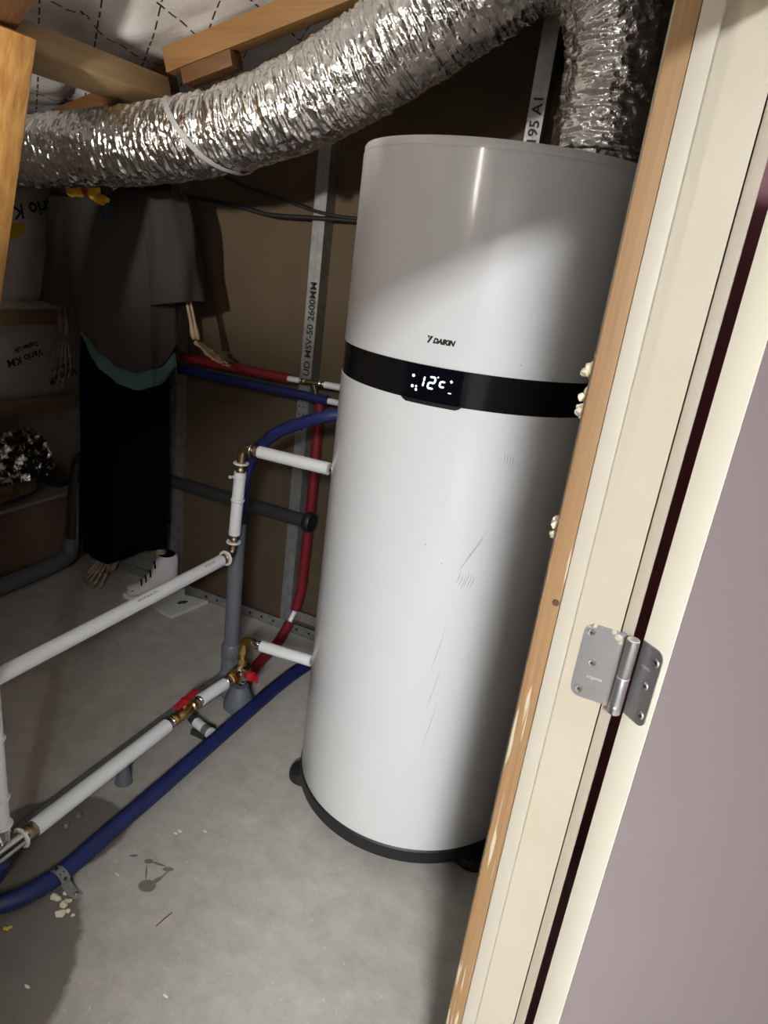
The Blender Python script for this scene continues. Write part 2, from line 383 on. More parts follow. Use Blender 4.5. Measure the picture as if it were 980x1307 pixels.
# door wall: solid parts round the doorway
IN, OUT = -0.112, -0.0105
struct(MB().box((IN, 0.832, 0), (OUT, BW, 2.5)).box((IN, NEAR, LINTEL), (OUT, 0.832, 2.5)).box((IN, -2.6, 0), (OUT, NEAR, 2.5)).build('wall_right', 'inner_board', smooth=False))
struct(MB().box((OUT-0.0005, 0.832, 0), (OUT+0.0012, BW-0.551, 2.499)).build('wall_hall_face', 'plum_wall', smooth=False))
struct(MB().box((-2.75, -2.7, 0), (2.5, -2.6, 2.5)).build('wall_front', 'hall_wall', smooth=False))
struct(MB().box((0.0, BW-0.55, 0), (2.5, BW-0.45, 2.5)).build('wall_hall_end', 'plum_wall', smooth=False))
struct(MB().box((2.4, -2.6, 0), (2.5, BW-0.55, 2.5)).build('wall_hall_side', 'hall_wall', smooth=False))
struct(MB().box((IN, -2.7, 2.5), (2.5, 2.3, 2.6)).build('ceiling_hall', 'ceiling_white', smooth=False))

# sloping roof lining of vapour-barrier membrane, sagging between the timbers
def roof_pt(a, b_):
    x = -2.62 + a*2.52; y = -2.6 + b_*(2.65 + 2.6)
    w = noise.noise(V(x*3.1, y*3.1, 0.3))*0.022 + abs(noise.noise(V(x*6.5+3, y*5.2, 1.9)))*-0.02 + noise.noise(V(x*15, y*15, 4.4))*0.006
    # a crease between two sheets
    k = (x*0.63 + y*0.777) - 0.17
    w += 0.02*math.exp(-(k/0.02)**2)
    return V(x, y, zr(x) + 0.083 + w)
cg = struct(MB().grid(150, 260, roof_pt).build('ceiling', 'membrane', angle=60))
struct(MB().add([(-2.75,-2.7,zr(-2.75)+0.14), (IN,-2.7,zr(IN)+0.14), (IN,2.75,zr(IN)+0.14), (-2.75,2.75,zr(-2.75)+0.14), (-2.75,-2.7,zr(-2.75)+0.2), (IN,-2.7,zr(IN)+0.2), (IN,2.75,zr(IN)+0.2), (-2.75,2.75,zr(-2.75)+0.2)], [(0,1,2,3),(7,6,5,4),(0,4,5,1),(1,5,6,2),(2,6,7,3),(3,7,4,0)]).build('ceiling_deck', 'dark_pine', smooth=False))
# left wall: membrane over the knee wall
LY0, LY1 = -2.6, 2.64
def left_pt(a, b_):
    y = LY0 + a*(LY1-LY0); z = b_*1.66
    w = noise.noise(V(y*3.5, z*4.5, 7.7))*0.035 + noise.noise(V(y*9+z*6, z*9, 2.2))*0.012
    if abs(z-1.03) < 0.07: w *= 0.3
    return V(-2.56 + w, y, z)
wl = struct(MB().grid(200, 80, left_pt).build('wall_left', 'membrane_plain', angle=60))
struct(MB().box((-2.75, -2.6, 0), (-2.63, 2.74, 1.75)).build('wall_left_core', 'ledge_board', smooth=False))
def left_text(s, y0, z0, size, tilt, mat, name):
    ct, st_ = math.cos(tilt), math.sin(tilt)
    # print runs upside down on the sheet
    def place(a, b_):
        yy = y0 - (a*ct - b_*st_); zz = z0 - (a*st_ + b_*ct)
        q = left_pt((yy-LY0)/(LY1-LY0), min(1, zz/1.66)); return V(q.x + 0.006, yy, zz)
    text_mb(s, size, place, bold=0.001).build(name, mat, wl, smooth=False)
left_text('Vario KM', 2.275, 1.492, 0.075, 0.25, 'print_black', 'sheet_print')
left_text('Vario KM', 2.15, 0.885, 0.045, 0.22, 'print_black', 'sheet_print')
left_text('Duplex UV', 2.13, 0.918, 0.026, 0.22, 'print_black', 'sheet_print')
left_text('Vario KM', 2.34, 0.785, 0.042, 0.22, 'print_black', 'sheet_print')
left_text('Duplex UV', 2.32, 0.815, 0.026, 0.22, 'print_black', 'sheet_print')
def oval(y0, z0, a, c, tilt, mat, name):
    vs = []
    for k in range(24):
        t = 2*math.pi*k/24; p, q = a*math.cos(t), c*math.sin(t)
        yy = y0 + p*math.cos(tilt) - q*math.sin(tilt); zz = z0 + p*math.sin(tilt) + q*math.cos(tilt)
        w = left_pt((yy-LY0)/(LY1-LY0), zz/1.66); vs.append(V(w.x + 0.007, yy, zz))
    MB().add(vs, [tuple(range(24))]).build(name, mat, wl, smooth=False)
oval(2.06, 1.345, 0.055, 0.028, 0.35, 'scarf_yellow', 'printed_mark')

# ------------------------------------------------------------------ door frame, door, hinge
ZB, ZT = 0.0, LINTEL
df = struct(MB().box((-0.110, 0.800, ZB), (-0.0105, 0.831, ZT)).build('trim_1', 'cream_paint', smooth=False))
MB().box((-0.1057, 0.782, ZB), (-0.0833, 0.7995, ZT), 0.0008).build('raw_wood_edge', 'raw_edge', df)
MB().box((-0.0829, 0.780, ZB), (-0.0630, 0.7995, ZT), 0.0025).build('door_stop', 'stop_paint', df)
MB().box((-0.0092, 0.8045, ZB), (0.0049, 0.865, ZT+0.06), 0.0015).build('architrave', 'greyed_paint', df)
MB().box((-0.110, NEAR, ZB), (-0.0105, NEAR+0.03, ZT)).build('near_jamb', 'cream_paint', df, smooth=False)
MB().box((-0.110, NEAR+0.03, ZT-0.02), (-0.0105, 0.7995, ZT)).build('head_jamb', 'cream_paint', df, smooth=False)
# knot in the raw edge
MB().lathe([(0.0045, 0), (0.0035, 0.0012), (0.002, 0.0006)], (-0.0885, 0.782, 1.07), (0, -1, 0), 10).build('knot', 'twig', df)
# squeezed-out expanding foam behind the frame
def foam(zc, L, seed):
    mb = MB(); rnd = random.Random(seed)
    for k in range(9):
        t = k/8; mb.lump((-0.1065 - 0.004*rnd.random() - 0.006*math.sin(t*9+seed), 0.803 + 0.01*rnd.random(), zc + (t-0.5)*L), 0.0044 + 0.0025*rnd.random(), seed+k, 2)
    mb.build('foam_bead', 'foam', df)
foam(1.338, 0.040, 3); foam(1.300, 0.022, 5); foam(1.155, 0.026, 8)

T = V(0.743, -0.669, 0); DD = V(0.669, 0.743, 0); c0 = V(0.0176, 0.800, 0)
dr = struct(MB().obox(c0 + T*0.021 + DD*0.40 + V(0,0,0.87), DD, T, 0.40, 0.021, 0.86).build('door_1', 'mauve_paint', smooth=False))
MB().obox(c0 + T*0.0205 - DD*0.0008 + V(0,0,0.87), DD, T, 0.0008, 0.0205, 0.86, 0.0006).build('painted_edge', 'lit_edge_cream', dr)

hg = thing('door_hinge', 'grey steel butt hinge with six screws joining door frame and door', 'hinge', (0.004, 0.79, 0.949))
H0, H1 = 0.949, 1.050
def round_leaf(org, ax, nrm, w, h, rad, t, sides):
    # outline in (a along ax, b up), rounded on the far side; returns a thin plate
    pts = []
    def arc(cx, cy, a0):
        for k in range(7):
            a = math.radians(a0 + 90*k/6); pts.append((cx + rad*math.cos(a), cy + rad*math.sin(a)))
    pts += [(0, 0)]; 
    arc(w-rad, rad, -90); arc(w-rad, h-rad, 0); pts += [(0, h)]
    n = len(pts); f = [org + ax*a + V(0,0,b_) + nrm*t for a, b_ in pts]; bk = [org + ax*a + V(0,0,b_) for a, b_ in pts]
    return MB().add(f + bk, [tuple(range(n)), tuple(reversed(range(n, 2*n)))] + [(i, (i+1) % n, n+(i+1) % n, n+i) for i in range(n)])
la = round_leaf(V(-0.003, 0.800, H0), V(-1,0,0), V(0,-1,0), 0.047, H1-H0, 0.012, 0.0016, 1).build('frame_leaf', 'hinge_steel', hg, smooth=False)
eo = c0 - DD*0.0017
lb = round_leaf(eo + T*0.002 + V(0,0,H0), T, -DD, 0.033, H1-H0, 0.010, 0.0016, 1).build('door_leaf', 'hinge_steel', hg, smooth=False)
kc = V(0.0060, 0.7885, 0)
zm = (H0+H1)/2
kn = MB().lathe([(0.0070, 0), (0.0078, 0.0006), (0.0078, zm-H0-0.0012), (0.0072, zm-H0-0.0004)], kc + V(0,0,H0), (0,0,1), 24).build('knuckle', 'hinge_steel', hg)
MB().lathe([(0.0072, 0), (0.0078, 0.001), (0.0078, H1-zm-0.0008), (0.0070, H1-zm)], kc + V(0,0,zm+0.0006), (0,0,1), 24).build('knuckle', 'hinge_steel', hg)
MB().lathe([(0.0079, 0), (0.0081, 0.0007), (0.0079, 0.0014)], kc + V(0,0,zm-0.0008), (0,0,1), 24).build('washer', 'hinge_light', hg)
MB().lathe([(0.0074, 0), (0.0070, 0.0006), (0.001, 0.0008)], kc + V(0,0,H1+0.0004), (0,0,1), 24).build('pin_cap', 'hinge_light', hg)
def screw(p, nrm, parent):
    s = MB().lathe([(0.0050, 0), (0.0050, 0.0004), (0.0042, 0.0013), (0.0026, 0.0012), (0.0022, 0.0004), (0.0005, 0.0004)], p, nrm, 18).build('screw', 'hinge_screw', parent)
    u, w, a = frame(nrm)
    MB().obox(p + a*0.0009, u, w, 0.0016, 0.0004, 0.0006).obox(p + a*0.0009, w, u, 0.0016, 0.0004, 0.0006).build('cross_slot', 'print_black', s, smooth=False)
for x, z_ in ((-0.0415, 1.0385), (-0.0325, 0.9995), (-0.0400, 0.9600)): screw(V(x, 0.7984, z_), (0,-1,0), la)
for a, z_ in ((0.027, 1.0345), (0.0215, 1.0000), (0.027, 0.9630)): screw(eo + T*a - DD*0.0016 + V(0,0,z_), tuple(-DD), lb)
text_mb('argenta', 0.0062, lambda a, b_: V(-0.0345 + a, 0.7981, 0.9785 + b_), bold=0.0001).build('stamp', 'hinge_light', la, smooth=False)
text_mb('argenta', 0.0062, lambda a, b_: eo + T*(0.0085 + a*0.75) - DD*0.0019 + V(0,0,1.0195 + b_), bold=0.0001).build('stamp', 'hinge_light', lb, smooth=False)
# paint smears left on the frame leaf
for k, (x, z_, r_) in enumerate(((-0.0105, 1.0425, 0.0052), (-0.0165, 1.0475, 0.0035), (-0.039, 1.0485, 0.0032), (-0.0060, 1.036, 0.0032), (-0.0455, 1.0455, 0.002))):
    MB().lump((x, 0.7985, z_), r_, 20+k, 2, (1, 0.12, 0.9), 0.7, 2.2).build('paint_smear', 'cream_paint', la)
MB().lathe([(0.0022, 0), (0.0018, 0.0006)], kc + V(0.0004, -0.0078, H0+0.011), (0.1,-1,0), 10).build('paint_fleck', 'hinge_light', kn)

# ------------------------------------------------------------------ water heater
TX, TY, TR = -0.475, 1.597, 0.314
tk = thing('water_heater', 'tall white round heat pump water heater with black display band', 'water heater', (TX, TY, 0))
SEG = 128
def ring(r, z0, z1, name, mat, extra=None):
    return MB().lathe([(r-0.01, z0), (r, z0), (r, z1), (r-0.01, z1)], (TX, TY, 0), (0,0,1), SEG, cap=False).build(name, mat, tk)
MB().lathe([(TR-0.012, 0.072), (TR-0.001, 0.072), (TR, 0.074), (TR, 1.1735), (TR-0.001, 1.1745), (TR-0.012, 1.1745)], (TX, TY, 0), (0,0,1), SEG).build('lower_shell', 'tank_white', tk)
MB().lathe([(TR-0.012, 1.244), (TR-0.001, 1.244), (TR, 1.245), (TR, 1.6245), (TR-0.001, 1.625), (TR-0.012, 1.625)], (TX, TY, 0), (0,0,1), SEG).build('upper_shell', 'tank_white', tk)
MB().lathe([(TR-0.012, 1.1745), (TR-0.0015, 1.1745), (TR-0.0015, 1.244), (TR-0.012, 1.244)], (TX, TY, 0), (0,0,1), SEG).build('display_band', 'tank_black', tk)
MB().lathe([(TR-0.003, 1.6245), (TR-0.003, 1.6275), (TR-0.001, 1.628), (TR-0.001, 1.638), (TR-0.004, 1.643), (TR-0.02, 1.6435)], (TX, TY, 0), (0,0,1), SEG).build('lid', 'tank_white', tk)
MB().lathe([(TR-0.02, 0.028), (TR-0.002, 0.030), (TR+0.003, 0.034), (TR+0.003, 0.068), (TR-0.002, 0.073), (TR-0.02, 0.073)], (TX, TY, 0), (0,0,1), SEG).build('base_ring', 'rubber_black', tk)
for az in (-118, 123, 2):
    a = math.radians(az); MB().lathe([(0.040, 0), (0.044, 0.004), (0.044, 0.020), (0.038, 0.030), (0.02, 0.034)], (TX + math.sin(a)*(TR-0.012), TY + math.cos(a)*(TR-0.012), 0.0), (0,0,1), 28).build('foot', 'rubber_black', tk)
def tcyl(s, z, r):            # s: arc length to the right of the display's middle
    a = math.radians(178.3) - s/TR; return V(TX + math.sin(a)*r, TY + math.cos(a)*r, z)
# control panel, standing proud of the band with a lip below it
W = 0.0590
prof = lambda zt, zb, r: [[tcyl(-W + 2*W*k/24, z_, rr_) for k in range(25)] for z_, rr_ in ((zt, TR-0.004), (zt, r), (zb, r), (zb, TR-0.004))]
P4 = prof(1.2425, 1.1760, TR+0.0030); mb = MB(); n = 25
mb.add([q for r in P4 for q in r], [(i*n+k, i*n+k+1, (i+1)*n+k+1, (i+1)*n+k) for i in range(3) for k in range(n-1)] + [(0, n, 2*n, 3*n), (n-1, 4*n-1, 3*n-1, 2*n-1)])
pn = mb.build('control_panel', 'screen_black', tk)
lipz = lambda u: 1.1678 + 0.006*max(0, (abs(u)-0.86)/0.14)
rows = [[tcyl(u*(W+0.004), 1.1758, TR+0.0032) for u in [k/12-1 for k in range(25)]], [tcyl(u*(W+0.004), lipz(u), TR+0.0012) for u in [k/12-1 for k in range(25)]], [tcyl(u*(W+0.004), lipz(u), TR-0.004) for u in [k/12-1 for k in range(25)]], [tcyl(u*(W+0.004), 1.1758, TR-0.004) for u in [k/12-1 for k in range(25)]]]
MB().add([q for r in rows for q in r], [(i*n+k, i*n+k+1, ((i+1) % 4)*n+k+1, ((i+1) % 4)*n+k) for i in range(4) for k in range(n-1)]).build('panel_lip', 'rubber_black', tk)
RS = TR + 0.0036
def seg_strip(a, b_, w, name='digit_segment', mat='led_white', r=RS):
    (s0, z0), (s1, z1) = a, b_; d = Vector((s1-s0, z1-z0)); L = d.length; d /= L; nrm = Vector((-d.y, d.x)); h = w/2
    pts = [(0, 0), (h, h), (L-h, h), (L, 0), (L-h, -h), (h, -h)]
    vs = [tcyl(s0 + d.x*p + nrm.x*q, z0 + d.y*p + nrm.y*q, r) for p, q in pts]; return vs
def digit(segs, s0, z0, w, h, wd):
    sh = 0.12*h; mb = MB()
    C = {'a': ((0, h), (w, h)), 'g': ((0, h/2), (w, h/2)), 'd': ((0, 0), (w, 0)), 'b': ((w, h), (w, h/2)), 'c': ((w, h/2), (w, 0)), 'f': ((0, h), (0, h/2)), 'e': ((0, h/2), (0, 0))}
    for q in segs:
        (x0, y0), (x1, y1) = C[q]; f = lambda x, y: (s0 + x + sh*y/h, z0 + y)
        mb.add(seg_strip(f(x0, y0), f(x1, y1), wd), [tuple(range(6))])
    return mb
digit('bc', -0.0275, 1.2030, 0.009, 0.020, 0.0036).build('digit', 'led_white', pn, smooth=False)
digit('abged', -0.0085, 1.2020, 0.0120, 0.022, 0.0036).build('digit', 'led_white', pn, smooth=False)
digit('gde', 0.0150, 1.2085, 0.0100, 0.020, 0.0034).build('digit', 'led_white', pn, smooth=False)
def disc(s, z, r, name, mat='led_white', hole=0, rr_=RS):
    mb = MB()
    if hole:
        vs = [tcyl(s + q*math.cos(t*math.pi/8), z + q*math.sin(t*math.pi/8), rr_) for q in (r, hole) for t in range(16)]
        mb.add(vs, [(k, (k+1) % 16, 16+(k+1) % 16, 16+k) for k in range(16)])
    else: mb.add([tcyl(s + r*math.cos(t*math.pi/8), z + r*math.sin(t*math.pi/8), rr_) for t in range(16)], [tuple(range(16))])
    mb.build(name, mat, pn, smooth=False)
disc(-0.0405, 1.2205, 0.0030, 'touch_icon', hole=0.0012); disc(-0.0405, 1.2000, 0.0030, 'touch_icon', hole=0.0012)
disc(-0.0320, 1.2010, 0.0022, 'status_icon'); disc(-0.0315, 1.1945, 0.0026, 'status_icon')
disc(0.0105, 1.2255, 0.0016, 'degree_mark')
MB().add(seg_strip((0.034, 1.2215), (0.0405, 1.2215), 0.0020), [tuple(range(6))]).add(seg_strip((0.0373, 1.2182), (0.0373, 1.2248), 0.0020), [tuple(range(6))]).build('plus_key', 'led_white', pn, smooth=False)
MB().add(seg_strip((0.0335, 1.1990), (0.0405, 1.1990), 0.0020), [tuple(range(6))]).build('minus_key', 'led_white', pn, smooth=False)
# brand mark: slanted two-piece emblem and the name
text_mb('DAIKIN', 0.0128, lambda a, b_: tcyl(-0.0115 + a*0.98, 1.2880 + b_, TR+0.0006), font_shear=0.28, bold=0.0010).build('brand_name', 'print_black', tk, smooth=False)
def poly(pts): return MB().add([tcyl(a, b_, TR+0.0006) for a, b_ in pts], [tuple(range(len(pts)))])
poly([(-0.0238, 1.2865), (-0.0200, 1.2865), (-0.0118, 1.3000), (-0.0172, 1.3000)]).add([tcyl(a, b_, TR+0.0006) for a, b_ in ((-0.0242, 1.3000), (-0.0182, 1.3000), (-0.0212, 1.2945))], [(0, 1, 2)]).build('brand_emblem', 'print_black', tk, smooth=False)
# small scuffs and scratches on the shell
rnd = random.Random(4)
def scuff(s0, z0, L, tilt, w=0.0006):
    mb = MB(); a = []
    for k in range(5):
        t = k/4; s_ = s0 + L*math.sin(tilt)*t + 0.001*math.sin(t*5); z_ = z0 - L*math.cos(tilt)*t; ww = w*(1-abs(2*t-1)**2) + 0.0001
        a += [tcyl(s_-ww, z_, TR+0.00025), tcyl(s_+ww, z_, TR+0.00025)]
    mb.add(a, [(2*k, 2*k+1, 2*k+3, 2*k+2) for k in range(4)]); mb.build('scuff', 'pencil_grey', tk, smooth=False)
for k in range(4): scuff(0.163+0.006*k, 1.098-0.002*k, 0.020+0.008*rnd.random(), 0.15)
for k in range(5): scuff(0.150-0.006*k+0.006, 0.93-0.012*k, 0.055, -0.35, 0.0005)
for k in range(6): scuff(0.118+0.006*k, 0.835-0.004*(k % 3), 0.030+0.01*rnd.random(), -0.15, 0.0007)
for k in range(3): scuff(0.106+0.005*k, 0.70-0.1*k, 0.12, -0.12, 0.0004)
disc_s = [(0.162, 1.270), (0.036, 0.88), (0.075, 0.845)]
for s_, z_ in disc_s: MB().add([tcyl(s_ + 0.0016*math.cos(t*math.pi/5), z_ + 0.0016*math.sin(t*math.pi/5), TR+0.0003) for t in range(10)], [tuple(range(10))]).build('speck', 'pencil_grey', tk, smooth=False)

# ------------------------------------------------------------------ foil duct
def crinkle(pts, r, seg, seed, mat='foil'):
    n = len(pts); u = None; vs = []
    s = 0
    for i, p in enumerate(pts):
        if i: s += (p - pts[i-1]).length
        t = (pts[min(i+1, n-1)] - pts[max(i-1, 0)]).normalized()
        if u is None: u, w, _ = frame(t)
        else: u = (u - t*u.dot(t)).normalized(); w = t.cross(u)
        R = r(s) if callable(r) else r
        for k in range(seg):
            a = 2*math.pi*k/seg; ca, sa = math.cos(a), math.sin(a)
            q = V(ca*2.2, sa*2.2, s*150 + seed); q2 = V(ca*4, sa*4, s*26 + seed*2); q3 = V(ca*5, sa*5, s*120+seed)
            d = 0.0010*math.sin(s*2*math.pi/0.030 + 2.5*noise.noise(q2)) + 0.0048*noise.noise(q) + 0.0045*noise.noise(q2) + 0.0034*noise.noise(q3)
            vs.append(p + (u*ca + w*sa)*(R + d))
    fs = [(i*seg+k, i*seg+(k+1) % seg, (i+1)*seg+(k+1) % seg, (i+1)*seg+k) for i in range(n-1) for k in range(seg)]
    return MB().add(vs, fs)
DX, DY = -0.292, 1.60
dpath = catmull([(DX, DY, 1.645), (DX, DY, 1.78), (DX-0.015, DY, 1.90), (-0.375, DY, 2.005), (-0.49, DY, 2.025), (-0.60, DY, 1.965), (-0.77, 1.60, 1.865), (-0.97, 1.59, 1.755), (-1.19, 1.58, 1.676), (-1.45, 1.58, 1.628), (-1.75, 1.62, 1.605), (-2.10, 1.69, 1.585), (-2.50, 1.78, 1.56)], 14)
dpath = resample(dpath, 0.0025)
def duct_r(s):
    k = 0.105 + 0.010*math.exp(-((s-0.05)/0.05)**2)*0
    if s > 1.0: k -= 0.010*min(1, (s-1.0)/0.25)
    return k - 0.008*math.exp(-((s-1.33)/0.02)**2)
du = thing('foil_air_duct', 'crinkled silver foil flexible air duct bending off the white water heater', 'air duct', (DX, DY, 1.645))
crinkle(dpath, duct_r, 110, 1.0).build('duct_sleeve', 'foil', du, angle=75)
crinkle(resample([V(DX, DY, 1.644), V(DX, DY, 1.668)], 0.003), 0.112, 110, 9.0).build('collar', 'foil', du, angle=75)
# hanging strap looped under the duct
def band(pts, wdir, w, t):
    mb = MB(); wd = Vector(wdir).normalized()*w/2; vs = []
    n = len(pts)
    for i, p in enumerate(pts):
        p = Vector(p); tg = (Vector(pts[min(i+1, n-1)]) - Vector(pts[max(i-1, 0)])).normalized(); nr = tg.cross(wd).normalized()*t/2
        vs += [p+wd+nr, p-wd+nr, p-wd-nr, p+wd-nr]
    return mb.add(vs, [(4*i+k, 4*i+(k+1) % 4, 4*i+4+(k+1) % 4, 4*i+4+k) for i in range(n-1) for k in range(4)] + [(0,1,2,3), (4*n-1, 4*n-2, 4*n-3, 4*n-4)])
sc = V(-1.285, 1.58, 1.655); ax = V(-0.96, 0, -0.20).normalized(); e1 = V(0, -1, 0); e2 = ax.cross(e1)
if e2.z < 0: e2 = -e2
sp = [V(-1.40, 1.475, 1.775), V(-1.36, 1.475, 1.75)]
for k in range(20):
    a = math.radians(50 - 250*k/19); sp.append(sc + (e1*math.cos(a) + e2*math.sin(a))*0.1035 + ax*(0.045 - 0.15*min(1, k/10)))
band(sp[2:], tuple(ax), 0.016, 0.0014).build('hanging_strap', 'tape_grey', du)

# ------------------------------------------------------------------ roof timbers
def beam(name, mat, a, b_, w, h, label, parent_top=None, up=(0,0,1), group=None):
    a, b_ = Vector(a), Vector(b_); d = (b_-a).normalized(); c = (a+b_)/2
    u = Vector(up); u = (u - d*u.dot(d)).normalized(); s = d.cross(u)
    o = MB().obox(c, d, s, (b_-a).length/2, w/2, h/2, 0.003).build(name, mat, origin=(c.x, c.y, min(a.z, b_.z)))
    return tag(o, label, 'beam', group)
def rafter(y, w, h, x0, x1, label, mat='pine_x'):
    return beam('roof_rafter', mat, (x0, y, zr(x0)+h/2), (x1, y, zr(x1)+h/2), w, h, label)
rafter(1.745, 0.05, 0.062, -1.53, -0.14, 'brown pine rafter running above the foil duct behind its hanging strap')
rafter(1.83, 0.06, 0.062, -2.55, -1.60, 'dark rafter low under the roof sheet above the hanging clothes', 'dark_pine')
beam('roof_purlin', 'pine_y', (-1.548, 1.20, 1.770), (-1.548, 1.715, 1.770), 0.10, 0.06, 'pale pine cross timber ending at the duct strap', up=(-0.282, 0, 0.959))
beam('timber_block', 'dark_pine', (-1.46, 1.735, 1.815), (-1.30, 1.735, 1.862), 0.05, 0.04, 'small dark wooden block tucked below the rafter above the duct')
beam('timber_strut', 'pine_z', (-1.975, 1.17, 0.0), (-1.470, 1.17, 1.775), 0.075, 0.12, 'rough orange pine strut leaning up to the roof', up=(0, 1, 0))
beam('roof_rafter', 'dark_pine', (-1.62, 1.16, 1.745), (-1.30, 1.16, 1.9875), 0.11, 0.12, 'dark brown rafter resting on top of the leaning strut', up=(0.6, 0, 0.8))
beam('timber_batten', 'pine_y', (-2.525, -1.0, 1.025), (-2.525, 2.63, 1.025), 0.045, 0.062, 'pine batten fixed across the printed sheet on the knee wall')

MB().grid(120, 5, lambda a, b_: V(-2.53 + 0.035*b_ + 0.006*noise.noise(V(a*40, b_, 0)), -1.0 + a*3.62, 1.085 - 0.028*b_*b_ + 0.004*noise.noise(V(a*30, 5, b_)))).build('folded_sheet_edge', 'membrane_plain', wl)
# ------------------------------------------------------------------ low ledge and what lies on it
lg = MB().box((-2.56, -1.0, 0), (-2.31, 2.63, 0.315)).build('knee_ledge', 'ledge_board', smooth=False)
struct(lg); MB().box((-2.56, -1.0, 0.3152), (-2.30, 2.63, 0.330), 0.002).build('ledge_board', 'ledge_top', lg)
wr = thing('insulation_roll', 'rolled brown mineral wool with crumpled foil facing on the ledge', 'insulation', (-2.385, 1.72, 0.33))
MB().lump((-2.395, 1.74, 0.46), 0.145, 3, 4, (0.85, 1.5, 0.9), 0.30, 2.0).build('wool_core', 'wool', wr)
def foil_patch(a, b_):
    t = -0.1 + 1.45*a; y = 1.50 + 0.42*b_; R = 0.155 + 0.02*noise.noise(V(a*9, b_*9, 1)) + 0.012*noise.noise(V(a*25, b_*25, 3))
    return V(-2.385 + R*math.cos(t)*0.95, y, 0.47 + R*math.sin(t)*0.98)
MB().grid(40, 50, foil_patch).build('foil_facing', 'foil', wr, angle=70)
tag(MB().box((-2.50, 2.04, 0.331), (-2.36, 2.16, 0.36), 0.004).build('pipe_bracket', 'dark_pvc', origin=(-2.43, 2.1, 0.331)), 'dark flat plastic bracket lying on the ledge behind the skirt', 'bracket')
tag(MB().box((-2.545, 1.3, 0.635), (-2.50, 2.62, 0.685), 0.003).build('timber_batten', 'pine_y', origin=(-2.52, 1.7, 0.635)), 'lower pine batten on the knee wall above the insulation roll', 'beam')

# ------------------------------------------------------------------ pipework
def sleeve_pts(pts, rad, step=0.0045):
    return resample(fillet(pts, rad, 10), step)
def corr(pts, r, amp=0.05): return [r*(1 + (amp if i % 2 else -amp)) for i in range(len(pts))]
def sleeve(name, pts, r, mat, parent): return MB().tube(pts, corr(pts, r), 16).build(name, mat, parent, angle=80)
def ferrule(p, d, parent, r=0.0165, L=0.020, mat='chrome', name='press_sleeve'):
    d = Vector(d).normalized()
    return MB().lathe([(r*0.8, 0), (r, 0.001), (r, L*0.2), (r*0.9, L*0.28), (r*0.9, L*0.42), (r, L*0.5), (r, L*0.72), (r*0.88, L*0.8), (r*0.88, L)], p, d, 20).build(name, mat, parent)
def elbow(pts, r, parent, mat='bronze', name='elbow'): return MB().tube(fillet(pts, 0.02, 8), r, 16).build(name, mat, parent)
def collar(p, d, r, parent, mat='white_plastic', name='ring', t=0.005): 
    return MB().lathe([(r*0.8, -t/2), (r, -t/2), (r*1.06, 0), (r, t/2), (r*0.8, t/2)], p, d, 22).build(name, mat, parent)

# hot outlet: tank -> elbow -> down -> elbow -> along the room
hp = thing('hot_water_pipe', 'white insulated pipe stepping down from upper tank connection', 'pipe', (-1.13, 1.6, 0.535))
PR = 0.0175
ZU = 0.876
MB().tube([(-0.838, 1.60, ZU+0.003), (-1.062, 1.60, ZU-0.001)], PR, 18).build('white_pipe', 'white_pipe', hp)
ferrule((-0.788, 1.60, ZU+0.004), (-1, 0, 0), hp, 0.013, 0.026); ferrule((-0.812, 1.60, ZU+0.004), (-1, 0, 0), hp, 0.0135, 0.026)
ferrule((-1.060, 1.60, ZU-0.001), (-1, 0, 0), hp, 0.016, 0.022, 'bronze')
collar((-1.083, 1.60, ZU-0.001), (1,0,0), 0.022, hp, 'bronze')
elbow([(-1.08, 1.60, ZU-0.001), (-1.118, 1.60, ZU-0.001), (-1.1205, 1.60, ZU-0.045)], 0.0135, hp)
collar((-1.121, 1.60, ZU-0.048), (0,0,1), 0.0215, hp, 'white_plastic'); ferrule((-1.1215, 1.60, ZU-0.050), (0,0,-1), hp, 0.016, 0.026, 'bronze')
MB().tube([(-1.122, 1.60, ZU-0.074), (-1.131, 1.60, 0.605)], PR, 18).build('white_pipe', 'white_pipe', hp)
for zz in (0.785, 0.715):
    collar((-1.125, 1.60, zz), (0.05, 0, 1), 0.0195, hp, 'white_plastic', 'cable_tie'); 
    MB().box((-1.146 if zz > .75 else -1.107, 1.578, zz-0.004), (-1.140 if zz > .75 else -1.097, 1.586, zz+0.004), 0.001).build('tie_head', 'white_plastic', hp)
ferrule((-1.131, 1.60, 0.607), (0,0,-1), hp, 0.015, 0.026, 'bronze'); collar((-1.1315, 1.60, 0.580), (0,0,1), 0.0215, hp)
elbow([(-1.132, 1.60, 0.585), (-1.134, 1.60, 0.542), (-1.135, 1.562, 0.536)], 0.0125, hp)
collar((-1.135, 1.568, 0.536), (0,1,0), 0.0225, hp); ferrule((-1.135, 1.566, 0.536), (0,-1,0), hp, 0.016, 0.022, 'bronze')
up_ = MB().tube([(-1.135, 1.546, 0.536), (-1.133, 0.55, 0.536)], PR, 20).build('white_pipe', 'white_pipe', hp)
for y0, t_ in ((1.20, 'PE-RT/AL/PE-RT 26x3'), (1.46, 'EN ISO 21003')):
    text_mb(t_, 0.009, lambda a, b_, y0=y0: V(-1.134 + 0.01785*math.sin(0.35 + b_/0.0175), y0 + a*0.85, 0.536 + 0.01785*math.cos(0.35 + b_/0.0175))).build('pipe_print', 'print_black', up_, smooth=False)

